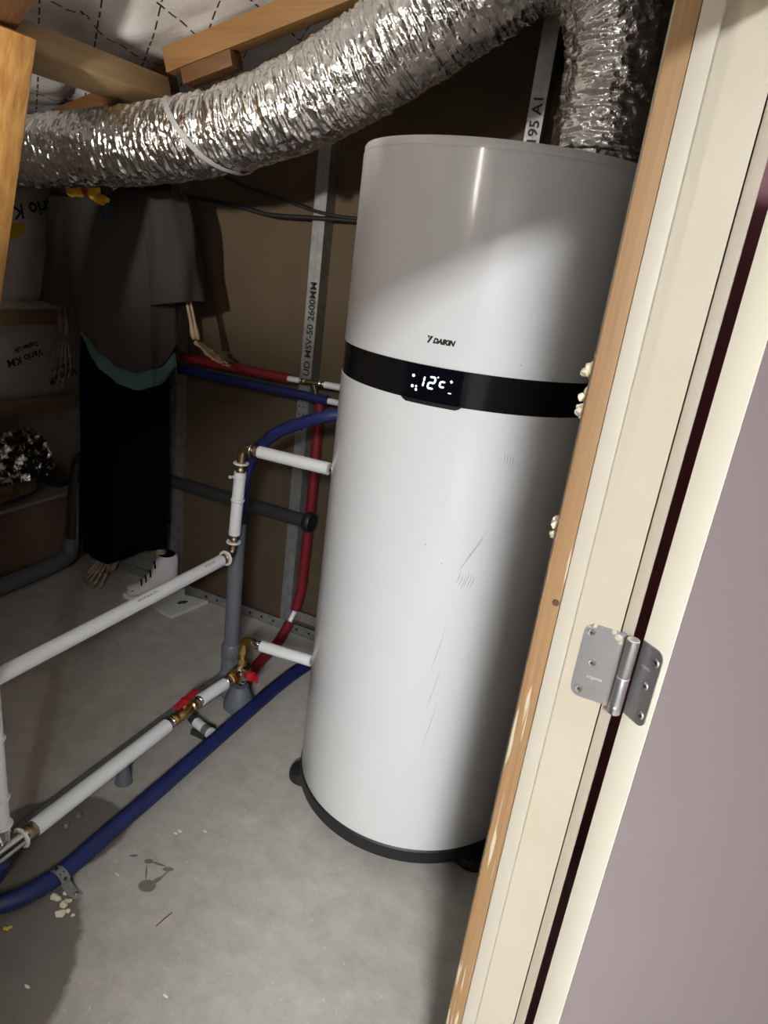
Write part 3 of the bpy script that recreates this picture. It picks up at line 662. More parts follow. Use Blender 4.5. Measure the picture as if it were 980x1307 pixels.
# cold inlet: tank -> brass safety group -> valve -> along the room -> riser
ci = thing('cold_water_pipe', 'white pipe low over the floor with brass valves and red lever', 'pipe', (-1.08, 1.6, 0.0))
ZC = 0.272
MB().tube([(-0.832, 1.60, ZC+0.008), (-1.008, 1.60, ZC-0.006)], PR, 18).build('white_pipe', 'white_pipe', ci)
ferrule((-0.788, 1.60, ZC+0.010), (-1, 0, 0), ci, 0.013, 0.024); ferrule((-0.810, 1.60, ZC+0.009), (-1, 0, 0), ci, 0.0135, 0.024)
ferrule((-1.006, 1.60, ZC-0.006), (-1, 0, 0), ci, 0.0145, 0.022, 'chrome'); ferrule((-1.026, 1.60, ZC-0.007), (-1, 0, 0), ci, 0.012, 0.016, 'chrome')
elbow([(-1.038, 1.60, ZC-0.007), (-1.071, 1.60, ZC-0.008), (-1.073, 1.60, ZC-0.045)], 0.0150, ci, 'brass')
MB().lathe([(0.0165, 0), (0.0165, 0.014)], (-1.0735, 1.60, ZC-0.052), (0,0,1), 6).build('union_nut', 'brass', ci, smooth=False)
MB().lathe([(0.012, 0), (0.013, 0.01), (0.013, 0.02)], (-1.0745, 1.60, ZC-0.072), (0,0,1), 18).build('nipple', 'brass', ci)
MB().lathe([(0.0175, 0), (0.0175, 0.016)], (-1.0755, 1.60, ZC-0.088), (0,0,1), 6).build('union_nut', 'brass', ci, smooth=False)
MB().lathe([(0.014, 0), (0.014, 0.012)], (-1.076, 1.60, ZC-0.099), (0,0,1), 18).build('nipple', 'brass', ci)
GB = V(-1.078, 1.600, 0.148)
mb = MB().ball(GB, 0.027, 18, (0.95, 1.05, 1.0)).lathe([(0.019, -0.03), (0.019, 0.03)], GB, (0,1,0), 20).lathe([(0.017, 0), (0.019, 0.006), (0.019, 0.03)], GB, (0.94, -0.34, 0), 20)
mb.build('safety_valve_body', 'chrome', ci)
MB().lathe([(0.0215, 0), (0.0225, 0.004), (0.0225, 0.010), (0.019, 0.012)], GB + V(0,0,-0.040), (0,0,1), 20).build('outlet_ring', 'chrome', ci)
MB().lathe([(0.012, 0), (0.016, 0.004), (0.017, 0.016), (0.012, 0.020)], GB + V(0.030, 0.006, -0.004), (0.94, -0.34, 0), 12).obox(GB + V(0.058, -0.004, -0.002), (0.94, -0.34, 0), (0,0,1), 0.012, 0.012, 0.004, 0.002).build('relief_knob', 'red_plastic', ci)
MB().lathe([(0.0235, 0), (0.0235, 0.018)], GB + V(0, -0.030, 0), (0,-1,0), 6).build('union_nut', 'brass', ci, smooth=False)
MB().lathe([(0.018, 0), (0.021, 0.003), (0.021, 0.010), (0.016, 0.014)], GB + V(0, -0.048, 0), (0,-1,0), 8).build('union_nut', 'brass', ci, smooth=False)
YV = 1.34
ferrule(GB + V(0, -0.060, 0), (0,-1,0), ci, 0.0165, 0.026)
MB().tube([GB + V(0, -0.083, 0), (-1.085, YV+0.072, 0.148)], PR+0.001, 18).build('white_pipe', 'white_pipe', ci)
ferrule((-1.085, YV+0.050, 0.148), (0,1,0), ci, 0.0165, 0.024)
MB().lathe([(0.014, -0.05), (0.017, -0.045), (0.017, -0.032), (0.0135, -0.028), (0.018, -0.016), (0.0195, 0), (0.018, 0.016), (0.0135, 0.028), (0.017, 0.032), (0.017, 0.045), (0.014, 0.05)], (-1.085, YV, 0.148), (0,1,0), 16).build('ball_valve', 'brass', ci)
st = MB().lathe([(0.007, 0.012), (0.007, 0.034)], (-1.085, YV, 0.148), (0,0,1), 12).build('valve_stem', 'brass', ci)
mb = MB().lathe([(0.010, 0.030), (0.0125, 0.034), (0.0125, 0.044), (0.009, 0.047)], (-1.085, YV, 0.148), (0,0,1), 16)
mb.obox(V(-1.085, YV+0.022, 0.190), (0, 1, 0.10), (1, 0, 0), 0.030, 0.0085, 0.0045, 0.003).obox(V(-1.085, YV-0.018, 0.187), (0, 1, 0.1), (1, 0, 0), 0.020, 0.009, 0.0045, 0.003)
mb.build('lever', 'red_plastic', ci)
ferrule((-1.085, YV-0.050, 0.148), (0,-1,0), ci, 0.0165, 0.024)
MB().tube([(-1.085, YV-0.072, 0.148), (-1.082, 0.838, 0.148)], PR+0.0025, 20).build('white_pipe', 'white_pipe', ci)
ferrule((-1.082, 0.842, 0.148), (0,-1,0), ci, 0.0185, 0.030, 'bronze'); collar((-1.082, 0.806, 0.148), (0,1,0), 0.0235, ci)
mb = MB().tube([(-1.082, 0.815, 0.148), (-1.082, 0.735, 0.148)], 0.0185, 18).tube([(-1.098, 0.772, 0.148), (-1.098, 0.772, 0.20)], 0.018, 18).build('tee', 'chrome', ci)
collar((-1.098, 0.772, 0.205), (0,0,1), 0.0225, ci)
MB().tube(fillet([(-1.098, 0.772, 0.205), (-1.098, 0.772, 1.28), (-1.80, 0.772, 1.30)], 0.08), PR, 18).build('riser_pipe', 'white_pipe', ci)
for zz in (0.275, 0.425): collar((-1.098, 0.772, zz), (0,0,1), 0.0205, ci, 'white_plastic', 'cable_tie')

# grey waste pipe: vertical behind the step-down, tundish, horizontal run on the floor
gd = thing('waste_pipe', 'grey plastic waste pipe with tundish lying under the white floor pipe', 'pipe', (-1.17, 1.67, 0.0))
MB().tube([(-1.172, 1.675, 0.625), (-1.172, 1.675, 0.16)], 0.0245, 20).build('down_pipe', 'grey_pvc', gd)
MB().lathe([(0.026, 0), (0.029, 0.004), (0.029, 0.03), (0.026, 0.034)], (-1.172, 1.675, 0.610), (0,0,1), 20).build('top_seal', 'rubber_black', gd)
MB().lathe([(0.028, 0), (0.032, 0.006), (0.032, 0.05), (0.028, 0.056)], (-1.172, 1.675, 0.125), (0,0,1), 22).build('socket', 'grey_pvc', gd)
MB().tube(fillet([(-1.172, 1.675, 0.15), (-1.172, 1.675, 0.045), (-1.186, 1.50, 0.042)], 0.07), 0.030, 20).build('bend', 'grey_pvc', gd)
MB().tube([(-1.186, 1.52, 0.042), (-1.190, 0.79, 0.036)], 0.026, 20).build('floor_run', 'grey_pvc', gd)
MB().lathe([(0.036, 0.0), (0.047, 0.004), (0.050, 0.012), (0.048, 0.030), (0.032, 0.070), (0.026, 0.085), (0.022, 0.085)], (-1.078, 1.600, 0.012), (0,0,1), 26).build('tundish', 'grey_pvc', gd)
MB().tube([(-1.085, 1.60, 0.035), (-1.172, 1.62, 0.045)], 0.022, 16).build('branch', 'grey_pvc', gd)
for yb in (1.17,):
    MB().lathe([(0.024, 0), (0.021, 0.008), (0.013, 0.055), (0.010, 0.062)], (-1.145, yb, 0.0), (0,0,1), 16).build('pipe_foot', 'grey_pvc' if yb == 1.17 else 'dark_pvc', gd)
    MB().lathe([(0.006, 0), (0.006, 0.010), (0.003, 0.012)], (-1.143, yb, 0.062), (0,0,1), 10).build('clip_screw', 'chrome', gd)
for yb in (1.02, 0.98): MB().lathe([(0.010, 0), (0.010, 0.004), (0.006, 0.010)], (-1.150, yb, 0.0), (0,0,1), 12).build('floor_plug', 'galvanised', gd)
# capped white stub between the floor pipes
sb = thing('pipe_stub', 'short white capped pipe stub with grey coupling beside blue conduit', 'pipe', (-1.08, 1.42, 0.0))
d = V(0.080, -0.012, 0)
MB().tube([(-1.150, 1.455, 0.034), (-1.115, 1.440, 0.034)], 0.015, 14).build('grey_arm', 'dark_pvc', sb)
MB().tube([(-1.122, 1.442, 0.034), (-1.080, 1.432, 0.034)], 0.0155, 16).build('white_pipe', 'white_pipe', sb)
MB().tube([(-1.082, 1.4325, 0.034), (-1.056, 1.426, 0.034)], 0.0160, 16).build('coupling', 'grey_pvc', sb)
MB().tube([(-1.058, 1.4265, 0.034), (-1.052, 1.425, 0.034)], 0.0175, 16).build('end_cap', 'white_plastic', sb)
MB().box((-1.125, 1.42, 0.001), (-1.075, 1.48, 0.019), 0.002).build('support', 'dark_pvc', sb)

# blue conduit on the floor
bc = thing('blue_conduit', 'thick blue corrugated conduit lying on the concrete along white pipe', 'conduit', (-1.03, 1.2, 0.0))
bp_ = sleeve_pts([(-0.86, 2.12, 0.0225), (-1.00, 2.04, 0.0225), (-1.022, 1.80, 0.038), (-1.018, 1.50, 0.042), (-1.018, 1.20, 0.040), (-1.026, 0.95, 0.030), (-1.030, 0.86, 0.0225), (-1.055, 0.76, 0.0225), (-1.13, 0.685, 0.0225), (-1.24, 0.66, 0.0225)], 0.12)
sleeve('conduit', bp_, 0.0212, 'blue_sleeve', bc)
lp = sleeve_pts([(-1.085, 0.755, 0.13), (-1.10, 0.745, 0.075), (-1.16, 0.72, 0.035), (-1.24, 0.66, 0.0265)], 0.05)
sleeve('conduit', lp, 0.022, 'blue_sleeve', bc)
cl = thing('pipe_strap', 'perforated galvanised strap pinning the blue conduit to the floor', 'strap', (-1.03, 0.85, 0.0))
cp = [V(-1.075, 0.838, 0.0015)] + [V(-1.0285 + 0.0242*math.cos(math.radians(a)), 0.850, 0.0215 + 0.0242*math.sin(math.radians(a))) for a in range(190, -20, -15)] + [V(-0.992, 0.850, 0.006), V(-0.965, 0.850, 0.0025)]
cs = band(cp, (0.12, 1, 0), 0.022, 0.0012).build('strap_band', 'galvanised', cl)
for a, o_, r_ in ((100, 0, 0.0042), (60, 0.005, 0.002), (60, -0.005, 0.002), (25, 0, 0.0042), (135, 0.004, 0.002), (-5, 0.005, 0.002)):
    nrm = V(math.cos(math.radians(a)), 0, math.sin(math.radians(a))); p = V(-1.0285, 0.850 + o_, 0.0215) + nrm*0.0248
    MB().lathe([(r_, 0), (r_, 0.0004)], p, nrm, 12).build('strap_hole', 'print_black', cs)
MB().lathe([(0.006, 0), (0.006, 0.003), (0.003, 0.005)], (-0.974, 0.850, 0.003), (0,0,1), 10).build('anchor_screw', 'chrome', cl)

# red conduit dropping down the wall to the floor
rc = thing('red_conduit', 'red corrugated conduit dropping down the stud wall and along floor', 'conduit', (-1.16, 2.08, 0.0))
sleeve('conduit', sleeve_pts([(-1.160, 2.098, 0.935), (-1.156, 2.098, 0.55), (-1.165, 2.098, 0.20), (-1.176, 2.090, 0.125)], 0.08), 0.0185, 'red_sleeve', rc)
MB().tube(catmull([(-1.174, 2.092, 0.135), (-1.182, 2.075, 0.095), (-1.184, 2.052, 0.065)], 6), 0.009, 14).build('white_pipe', 'white_pipe', rc)
sleeve('conduit', sleeve_pts([(-1.182, 2.060, 0.075), (-1.180, 1.99, 0.026), (-1.160, 1.80, 0.0205), (-1.12, 1.68, 0.021)], 0.06), 0.0185, 'red_sleeve', rc)
# wall pipes
rw = thing('red_wall_conduit', 'red conduit with white pipe end running level along stud wall', 'conduit', (-1.6, 2.085, 0.97))
sleeve('conduit', sleeve_pts([(-2.25, 2.085, 0.988), (-1.285, 2.085, 0.994)], 0.02), 0.0165, 'red_sleeve', rw)
MB().tube([(-1.29, 2.085, 0.994), (-1.235, 2.085, 0.996)], 0.010, 14).build('white_pipe', 'white_pipe', rw)
ferrule((-1.238, 2.085, 0.996), (1,0,0), rw, 0.011, 0.024, 'bronze')
MB().tube([(-1.216, 2.085, 0.997), (-1.160, 2.085, 0.999)], 0.0095, 14).tube([(-1.185, 2.085, 0.998), (-1.166, 2.095, 0.935)], 0.0095, 14).build('tee', 'bronze', rw)
ferrule((-1.162, 2.085, 0.999), (1,0,0), rw, 0.011, 0.024, 'chrome')
MB().tube([(-1.140, 2.085, 1.000), (-0.90, 2.085, 1.006)], 0.0115, 14).build('white_pipe', 'white_pipe', rw)
bw = thing('blue_wall_conduit', 'dark blue conduit with white pipe end below red conduit on wall', 'conduit', (-1.6, 2.085, 0.93))
sleeve('conduit', sleeve_pts([(-2.25, 2.085, 0.940), (-1.12, 2.085, 0.948)], 0.02), 0.0165, 'blue_sleeve', bw)
MB().tube([(-1.125, 2.085, 0.948), (-0.90, 2.085, 0.949)], 0.0105, 14).build('white_pipe', 'white_pipe', bw)
br = MB().box((-1.262, 2.1195, 0.80), (-1.222, 2.1207, 1.01)).build('fixing_strip', 'galvanised', bw, smooth=False)
for k in range(7):
    for dx in (0.010, 0.028): MB().lathe([(0.003, 0), (0.003, 0.0005)], (-1.262+dx, 2.1195, 0.815+0.028*k), (0,-1,0), 8).build('strip_hole', 'print_black', br)
ba = thing('blue_drain_hose', 'dark blue hose arching from behind tank into grey down pipe', 'hose', (-1.16, 1.675, 0.62))
sleeve('hose', resample(catmull([(-0.74, 1.80, 1.03), (-0.87, 1.70, 1.008), (-0.975, 1.675, 0.966), (-1.075, 1.672, 0.903), (-1.138, 1.672, 0.813), (-1.160, 1.673, 0.70), (-1.170, 1.675, 0.60)], 14), 0.0045), 0.0175, 'blue_sleeve', ba)
# grey wall waste
gw = thing('level_waste_pipe', 'dark grey waste pipe running level along the back stud wall', 'pipe', (-1.7, 2.075, 0.47))
MB().tube([(-2.22, 2.080, 0.486), (-1.70, 2.078, 0.500), (-1.135, 2.035, 0.516)], 0.025, 18).build('level_run', 'dark_pvc', gw)
MB().lathe([(0.034, 0), (0.037, 0.004), (0.037, 0.02), (0.030, 0.03)], (-1.110, 2.035, 0.517), (-1, 0, 0), 20).build('end_flange', 'rubber_black', gw)
MB().tube(fillet([(-2.20, 2.080, 0.486), (-2.272, 2.080, 0.484), (-2.275, 2.06, 0.40), (-2.275, 2.03, 0.10)], 0.06), 0.028, 18).build('drop', 'dark_pvc', gw)
MB().tube(fillet([(-2.275, 2.03, 0.13), (-2.275, 2.02, 0.045), (-2.262, 1.90, 0.04), (-2.250, 0.9, 0.04)], 0.05), 0.033, 18).build('floor_run', 'grey_pvc', gw)
MB().tube([(-2.235, 2.035, 0.39), (-2.24, 2.025, 0.10)], 0.005, 8).build('fixing_rod', 'galvanised', gw)
# cables
tag(MB().tube(catmull([(-1.90, 2.115, 1.535), (-1.769, 2.112, 1.54), (-1.554, 2.112, 1.527), (-1.427, 2.112, 1.512), (-1.247, 2.110, 1.518), (-1.05, 2.112, 1.524), (-0.7, 2.112, 1.52)], 8), 0.0075, 10).build('cable', 'black_cable', origin=(-1.4, 2.11, 1.52)), 'black cable sagging level across the back wall behind the studs', 'cable')
tag(MB().tube(catmull([(-1.72, 2.120, 1.66), (-1.574, 2.118, 1.602), (-1.432, 2.118, 1.574), (-1.30, 2.110, 1.548), (-1.235, 2.105, 1.537), (-1.10, 2.105, 1.53), (-0.8, 2.11, 1.55)], 8), 0.0055, 10).build('cable', 'black_cable', origin=(-1.4, 2.11, 1.55)), 'thin black cable dropping from the duct to the metal stud', 'cable')

# ------------------------------------------------------------------ dressed skeleton
sk = thing('skeleton_figure', 'toy skeleton dressed in grey shirt and long black skirt standing by wall', 'figure', (-1.91, 1.93, 0.0))
def interp(tab, x):
    if x <= tab[0][0]: return tab[0][1]
    for (a, p), (b_, q) in zip(tab, tab[1:]):
        if x <= b_: return p + (q-p)*(x-a)/(b_-a)
    return tab[-1][1]
SKX, SKY = -1.925, 1.945
# skirt
rings = []
for i in range(36):
    t = i/35; z_ = 1.16 - t*1.04; yc = interp([(0.12, 2.01), (0.35, 1.985), (0.6, 1.965), (1.16, 1.945)], z_); k_ = yc/1.945
    xc = -1.895*k_; hw = interp([(0.12, 0.200), (0.4, 0.207), (0.9, 0.200), (1.16, 0.17)], z_)*k_; hd = interp([(0.12, 0.070), (0.5, 0.072), (0.75, 0.082), (1.16, 0.085)], z_)
    r = []
    for k in range(72):
        a = 2*math.pi*k/72; f = 1 + (0.03*math.sin(a*9 + 1.2) + 0.025*math.sin(a*14 + t))*t
        x = xc + hw*f*math.cos(a); lift = max(0, min(1, (x + 1.99)/0.13)); lift = lift*lift*(3-2*lift)*0.115
        r.append(V(x, yc + hd*f*math.sin(a), z_ + lift*t**2))
    rings.append(r)
MB().loft(rings).build('skirt', 'black_cloth', sk)
hem = [(-2.16, 1.105), (-2.06, 1.095), (-1.98, 1.075), (-1.90, 1.02), (-1.82, 0.972), (-1.74, 0.968), (-1.69, 1.00), (-1.66, 1.08)]
def torso(off, droop, zt=1.555, gap=1.0):
    rings = []
    for i in range(30):
        t = i/29; r = []
        hw = interp([(0, 0.075), (0.05, 0.19), (0.12, 0.262), (0.35, 0.235), (0.7, 0.215), (1, 0.205)], t) + off
        hd = interp([(0, 0.05), (0.05, 0.07), (0.15, 0.10), (0.5, 0.118), (1, 0.128)], t) + off
        xc = interp([(0, -1.935), (0.2, -1.935), (1, -1.875)], t)
        for k in range(64):
            a = 2*math.pi*k/64
            f = 1 + t*(0.035*math.sin(a*7+0.5) + 0.03*math.sin(a*12+1.7) + 0.02*math.sin(a*19))
            x = xc + hw*f*math.cos(a); zb = interp(hem, x) - droop(x)
            tt = t**1.0; r.append(V(x, SKY + hd*f*math.sin(a), zt - 0.025*abs(math.cos(a))*min(1, t*8) + (zb - zt)*tt))
        rings.append(r)
    return rings
MB().loft(torso(0.0, lambda x: 0.0)).build('shirt', 'shirt_grey', sk)
ur = torso(-0.006, lambda x: 0.06*max(0, min(1, (x+2.03)/0.10)))[12:]
MB().loft(ur).build('undershirt', 'teal_cloth', sk)
def sleeve_cloth(path, name):
    rings = []
    for i, (c, hx, hy, tilt) in enumerate(path):
        r = []
        for k in range(36):
            a = 2*math.pi*k/36; f = 1 + 0.06*math.sin(a*5+i*0.4) + 0.04*math.sin(a*8)
            r.append(V(c[0] + hx*f*math.cos(a), c[1] + hy*f*math.sin(a), c[2] + tilt*math.cos(a)))
        rings.append(r)
    return MB().loft(rings).build(name, 'shirt_grey', sk)
def lin(a, b_, n):
    return [(tuple(a[0][j] + (b_[0][j]-a[0][j])*i/(n-1) for j in range(3)), a[1] + (b_[1]-a[1])*i/(n-1), a[2] + (b_[2]-a[2])*i/(n-1), a[3] + (b_[3]-a[3])*i/(n-1)) for i in range(n)]
sleeve_cloth(lin(((-2.105, 1.945, 1.525), 0.080, 0.06, -0.01), ((-2.122, 1.94, 1.45), 0.082, 0.07, 0.0), 4) + lin(((-2.128, 1.94, 1.40), 0.084, 0.075, -0.005), ((-2.155, 1.94, 1.125), 0.090, 0.085, -0.010), 12), 'sleeve')
sleeve_cloth(lin(((-1.730, 1.945, 1.530), 0.080, 0.07, 0.01), ((-1.70, 1.945, 1.45), 0.085, 0.082, 0.0), 4) + lin(((-1.690, 1.945, 1.40), 0.086, 0.085, 0.0), ((-1.648, 1.945, 1.195), 0.082, 0.09, 0.02), 12), 'sleeve')
# bones
def bone(mb, a, b_, r, k=1.7):
    a, b_ = Vector(a), Vector(b_); pts = [a.lerp(b_, t) for t in (0, 0.04, 0.1, 0.2, 0.5, 0.8, 0.9, 0.96, 1)]
    return mb.tube(pts, [r*k*0.6, r*k, r*k*0.95, r, r*0.85, r, r*k*0.95, r*k, r*k*0.6], 10)
def hand(wrist, dirv, side, L, name, parent, mat, spread=0.32, thumb_side=1):
    mb = MB(); w = Vector(wrist); d = Vector(dirv).normalized(); s = Vector(side); s = (s - d*s.dot(d)).normalized(); nn = d.cross(s)
    for k in range(5): mb.ball(w + s*(k-2)*0.0075*1.2 + d*0.012, 0.0085, 8)
    for k in range(4):
        a = (k-1.5)*spread; q = (d*math.cos(a) + s*math.sin(a)); l = L*(0.93, 1.0, 0.96, 0.80)[k]; p0 = w + s*(k-1.5)*0.011 + d*0.018
        p1 = p0 + q*l*0.40; p2 = p1 + (q + nn*0.10 - s*math.sin(a)*0.45).normalized()*l*0.26; p3 = p2 + (q + nn*0.30 - s*math.sin(a)*0.6).normalized()*l*0.19; p4 = p3 + (q + nn*0.42 - s*math.sin(a)*0.6).normalized()*l*0.14
        bone(mb, p0, p1, 0.0040); bone(mb, p1, p2, 0.0037); bone(mb, p2, p3, 0.0033); bone(mb, p3, p4, 0.0028)
    q = (d*0.72 + s*0.70*thumb_side).normalized(); p0 = w + s*0.022*thumb_side + d*0.010; p1 = p0 + q*L*0.27; p2 = p1 + (q*0.7+d*0.5).normalized()*L*0.20; p3 = p2 + d*L*0.13
    bone(mb, p0, p1, 0.0042); bone(mb, p1, p2, 0.0038); bone(mb, p2, p3, 0.003)
    return mb.build(name, mat, parent)
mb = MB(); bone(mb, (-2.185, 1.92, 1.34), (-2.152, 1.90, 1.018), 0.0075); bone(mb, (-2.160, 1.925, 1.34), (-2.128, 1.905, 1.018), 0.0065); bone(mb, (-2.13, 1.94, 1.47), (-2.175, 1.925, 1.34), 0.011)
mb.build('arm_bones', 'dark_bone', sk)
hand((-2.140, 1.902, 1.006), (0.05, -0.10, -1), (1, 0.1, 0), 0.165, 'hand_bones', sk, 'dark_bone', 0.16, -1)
mb = MB(); bone(mb, (-1.655, 1.945, 1.33), (-1.568, 1.93, 1.09), 0.0065); bone(mb, (-1.64, 1.945, 1.33), (-1.556, 1.935, 1.09), 0.005); bone(mb, (-1.72, 1.945, 1.47), (-1.648, 1.945, 1.33), 0.011)
mb.build('arm_bones', 'bone', sk)
hand((-1.560, 1.932, 1.084), (0.90, -0.05, -0.50), (0.2, 0.9, -0.4), 0.14, 'hand_bones', sk, 'bone', 0.10, 1)
# legs inside the skirt and the bare bone foot
mb = MB(); bone(mb, (-1.99, 1.96, 0.92), (-2.05, 2.01, 0.50), 0.016); bone(mb, (-2.05, 2.01, 0.49), (-2.075, 2.045, 0.085), 0.013); bone(mb, (-2.065, 2.015, 0.49), (-2.090, 2.055, 0.085), 0.008)
bone(mb, (-1.83, 1.96, 0.92), (-1.83, 2.02, 0.50), 0.016); bone(mb, (-1.83, 2.02, 0.49), (-1.80, 2.05, 0.17), 0.013); mb.build('leg_bones', 'bone', sk)
mb = MB(); mb.lump((-2.078, 2.050, 0.060), 0.034, 5, 2, (0.9, 1.1, 1.2), 0.2)
for k in range(5):
    a = -0.40 + 0.19*k; l = (0.84, 0.94, 1.0, 1.0, 0.95)[k]; p0 = V(-2.104 + 0.013*k, 2.030, 0.085)
    q = V(math.sin(a)*0.8 + 0.10, -math.cos(a), 0); p1 = p0 + q*0.062*l + V(0, 0, -0.040); p2 = p1 + q*0.032*l + V(0, 0, -0.022); p3 = p2 + q*0.024*l + V(0, 0, -0.012)
    bone(mb, p0, p1, 0.0062, 1.5); bone(mb, p1, p2, 0.0056, 1.5); bone(mb, p2, p3, 0.0050, 1.5)
mb.build('foot_bones', 'bone', sk)
# spine, skull
mb = MB(); bone(mb, (-1.93, 1.97, 0.95), (-1.93, 1.965, 1.545), 0.014)
for k in range(16): mb.ball((-1.93, 1.967, 0.98+0.036*k), 0.019, 8, (1, 1, 0.6))
mb.build('spine', 'bone', sk)
mb = MB(); vs = []
bm = bmesh.new(); bmesh.ops.create_uvsphere(bm, u_segments=28, v_segments=20, radius=1.0); bm.verts.index_update()
for v in bm.verts:
    p = v.co.copy(); q = V(p.x*0.062, p.y*0.078, p.z*0.068)
    if p.y < -0.2 and p.z < 0.0: q.y -= 0.010*min(1, -p.z*2); q.x *= 1 - 0.25*max(0, -p.z)
    for ex in (-0.42, 0.42):
        dd = ((p.x-ex)/0.26)**2 + ((p.z+0.10)/0.24)**2
        if p.y < 0 and dd < 1: q.y += 0.022*(1-dd)
    dd = (p.x/0.13)**2 + ((p.z+0.42)/0.16)**2
    if p.y < 0 and dd < 1: q.y += 0.014*(1-dd)
    vs.append(q + V(-1.93, 1.935, 1.605))
mb.add(vs, [[v.index for v in f.verts] for f in bm.faces]); bm.free()
sko = mb.build('skull', 'bone', sk, angle=80)
mb = MB(); jp = [V(-1.93 + 0.048*math.cos(a), 1.925 - 0.055*math.sin(a)*1.0, 1.548 - 0.006*math.sin(a)) for a in [math.pi*k/12 for k in range(13)]]
mb.tube([jp[0]+V(0, 0.01, 0.035)] + jp + [jp[-1]+V(0, 0.01, 0.035)], 0.009, 8); mb.build('jaw', 'bone', sko)
# knotted scarf at the neck
sf = thing('neck_scarf', 'yellow, red and navy scarf knotted round the figure\'s neck', 'scarf', (-1.93, 1.86, 1.5))
MB().lump((-2.005, 1.845, 1.515), 0.042, 31, 3, (1.15, 0.5, 0.62), 0.35, 1.5).build('knot_loop', 'scarf_yellow', sf)
MB().lump((-1.992, 1.828, 1.528), 0.022, 33, 2, (1.2, 0.6, 0.8), 0.3).build('red_patch', 'scarf_red', sf)
MB().lump((-1.945, 1.835, 1.512), 0.017, 34, 2, (1.0, 0.7, 1.2), 0.3).build('scarf_knot', 'scarf_red', sf)
MB().lump((-1.912, 1.838, 1.508), 0.026, 36, 3, (1.1, 0.5, 0.9), 0.35).build('knot_loop', 'scarf_yellow', sf)
MB().lump((-1.882, 1.835, 1.488), 0.028, 37, 3, (1.15, 0.4, 0.62), 0.4).build('scarf_end', 'scarf_yellow', sf)
MB().lump((-1.866, 1.842, 1.525), 0.026, 38, 2, (1.0, 0.5, 0.8), 0.3).build('navy_fold', 'scarf_navy', sf)
MB().lump((-1.862, 1.838, 1.455), 0.030, 39, 2, (0.75, 0.3, 1.0), 0.35).build('navy_tail', 'scarf_navy', sf)
MB().lump((-2.048, 1.838, 1.508), 0.018, 40, 2, (1.1, 0.5, 0.9), 0.3).build('navy_fold', 'scarf_navy', sf)
MB().tube([V(-1.945 + 0.075*math.cos(2*math.pi*k/24), 1.925 + 0.085*math.sin(2*math.pi*k/24), 1.535) for k in range(25)], 0.016, 10).build('neck_wrap', 'scarf_yellow', sf)

# ------------------------------------------------------------------ white boot and white carton
bo = thing('ankle_boot', 'white lace-up boot with dark laces standing under the black skirt', 'boot', (-1.84, 2.02, 0.0))
toe = V(-1.890, 1.945, 0); heel = V(-1.752, 2.092, 0); bd = (heel-toe).normalized(); bs = V(-bd.y, bd.x, 0); BL = (heel-toe).length
rings = []
tabs = [(0.0, 0.010, 0.020), (0.03, 0.030, 0.036), (0.10, 0.041, 0.047), (0.22, 0.046, 0.058), (0.36, 0.045, 0.078), (0.50, 0.042, 0.115), (0.60, 0.041, 0.172), (0.72, 0.041, 0.188), (0.88, 0.039, 0.190), (0.96, 0.033, 0.190), (1.0, 0.022, 0.180)]
for t, hw, ht in tabs:
    c = toe + bd*(BL*t); r = []
    for k in range(24):
        a = 2*math.pi*k/24; x = math.cos(a); y = math.sin(a); sx = abs(x)**0.75*(1 if x > 0 else -1)
        r.append(c + bs*hw*sx*(1 - 0.22*max(0, y)) + V(0, 0, 0.014 + (ht-0.014)*(0.5+0.5*y)))
    rings.append(r)
MB().loft(rings).build('upper', 'shoe_white', bo)
rings = []
for z_, g in ((0.0, 1.0), (0.003, 1.05), (0.016, 1.05), (0.018, 1.0)):
    r = []
    for k in range(40):
        a = 2*math.pi*k/40; t = 0.5 - 0.53*math.cos(a); hw = interp([(q[0], q[1]) for q in tabs], t)*1.02*abs(math.sin(a))**0.4
        r.append(toe + bd*(BL*(0.5 + (t-0.5)*g)) + bs*hw*g*(1 if math.sin(a) >= 0 else -1) + V(0, 0, z_))
    rings.append(r)
MB().loft(rings).build('sole', 'white_plastic', bo)
mb = MB().lump(toe + bd*0.035 + V(0,0,0.040), 0.034, 50, 3, (1.0, 1.0, 0.55), 0.05); mb.build('toe_cap', 'shoe_white', bo)
for k in range(4):
    t = 0.30 + 0.085*k; h = interp([(q[0], q[2]) for q in tabs], t) + 0.003; c = toe + bd*(BL*t) + V(0,0,h)
    MB().tube([c - bs*0.026 + V(0,0,-0.012), c - bs*0.012, c + bs*0.012, c + bs*0.026 + V(0,0,-0.012)], 0.0035, 8).build('lace', 'black_cloth', bo)
for k in range(9):
    a = math.radians(-150 + 37*k); q = toe + bd*(0.036 + 0.030*math.cos(a)) + bs*0.032*math.sin(a)
    MB().ball(q + V(0,0,0.043), 0.0040, 6, (1.3, 1.3, 0.7)).build('toe_stitch', 'rubber_black', bo)
MB().lathe([(0.034, 0), (0.036, 0.002), (0.034, 0.004)], toe + bd*(BL*0.78) + V(0,0,0.187), (0,0,1), 20).build('opening', 'black_cloth', bo)

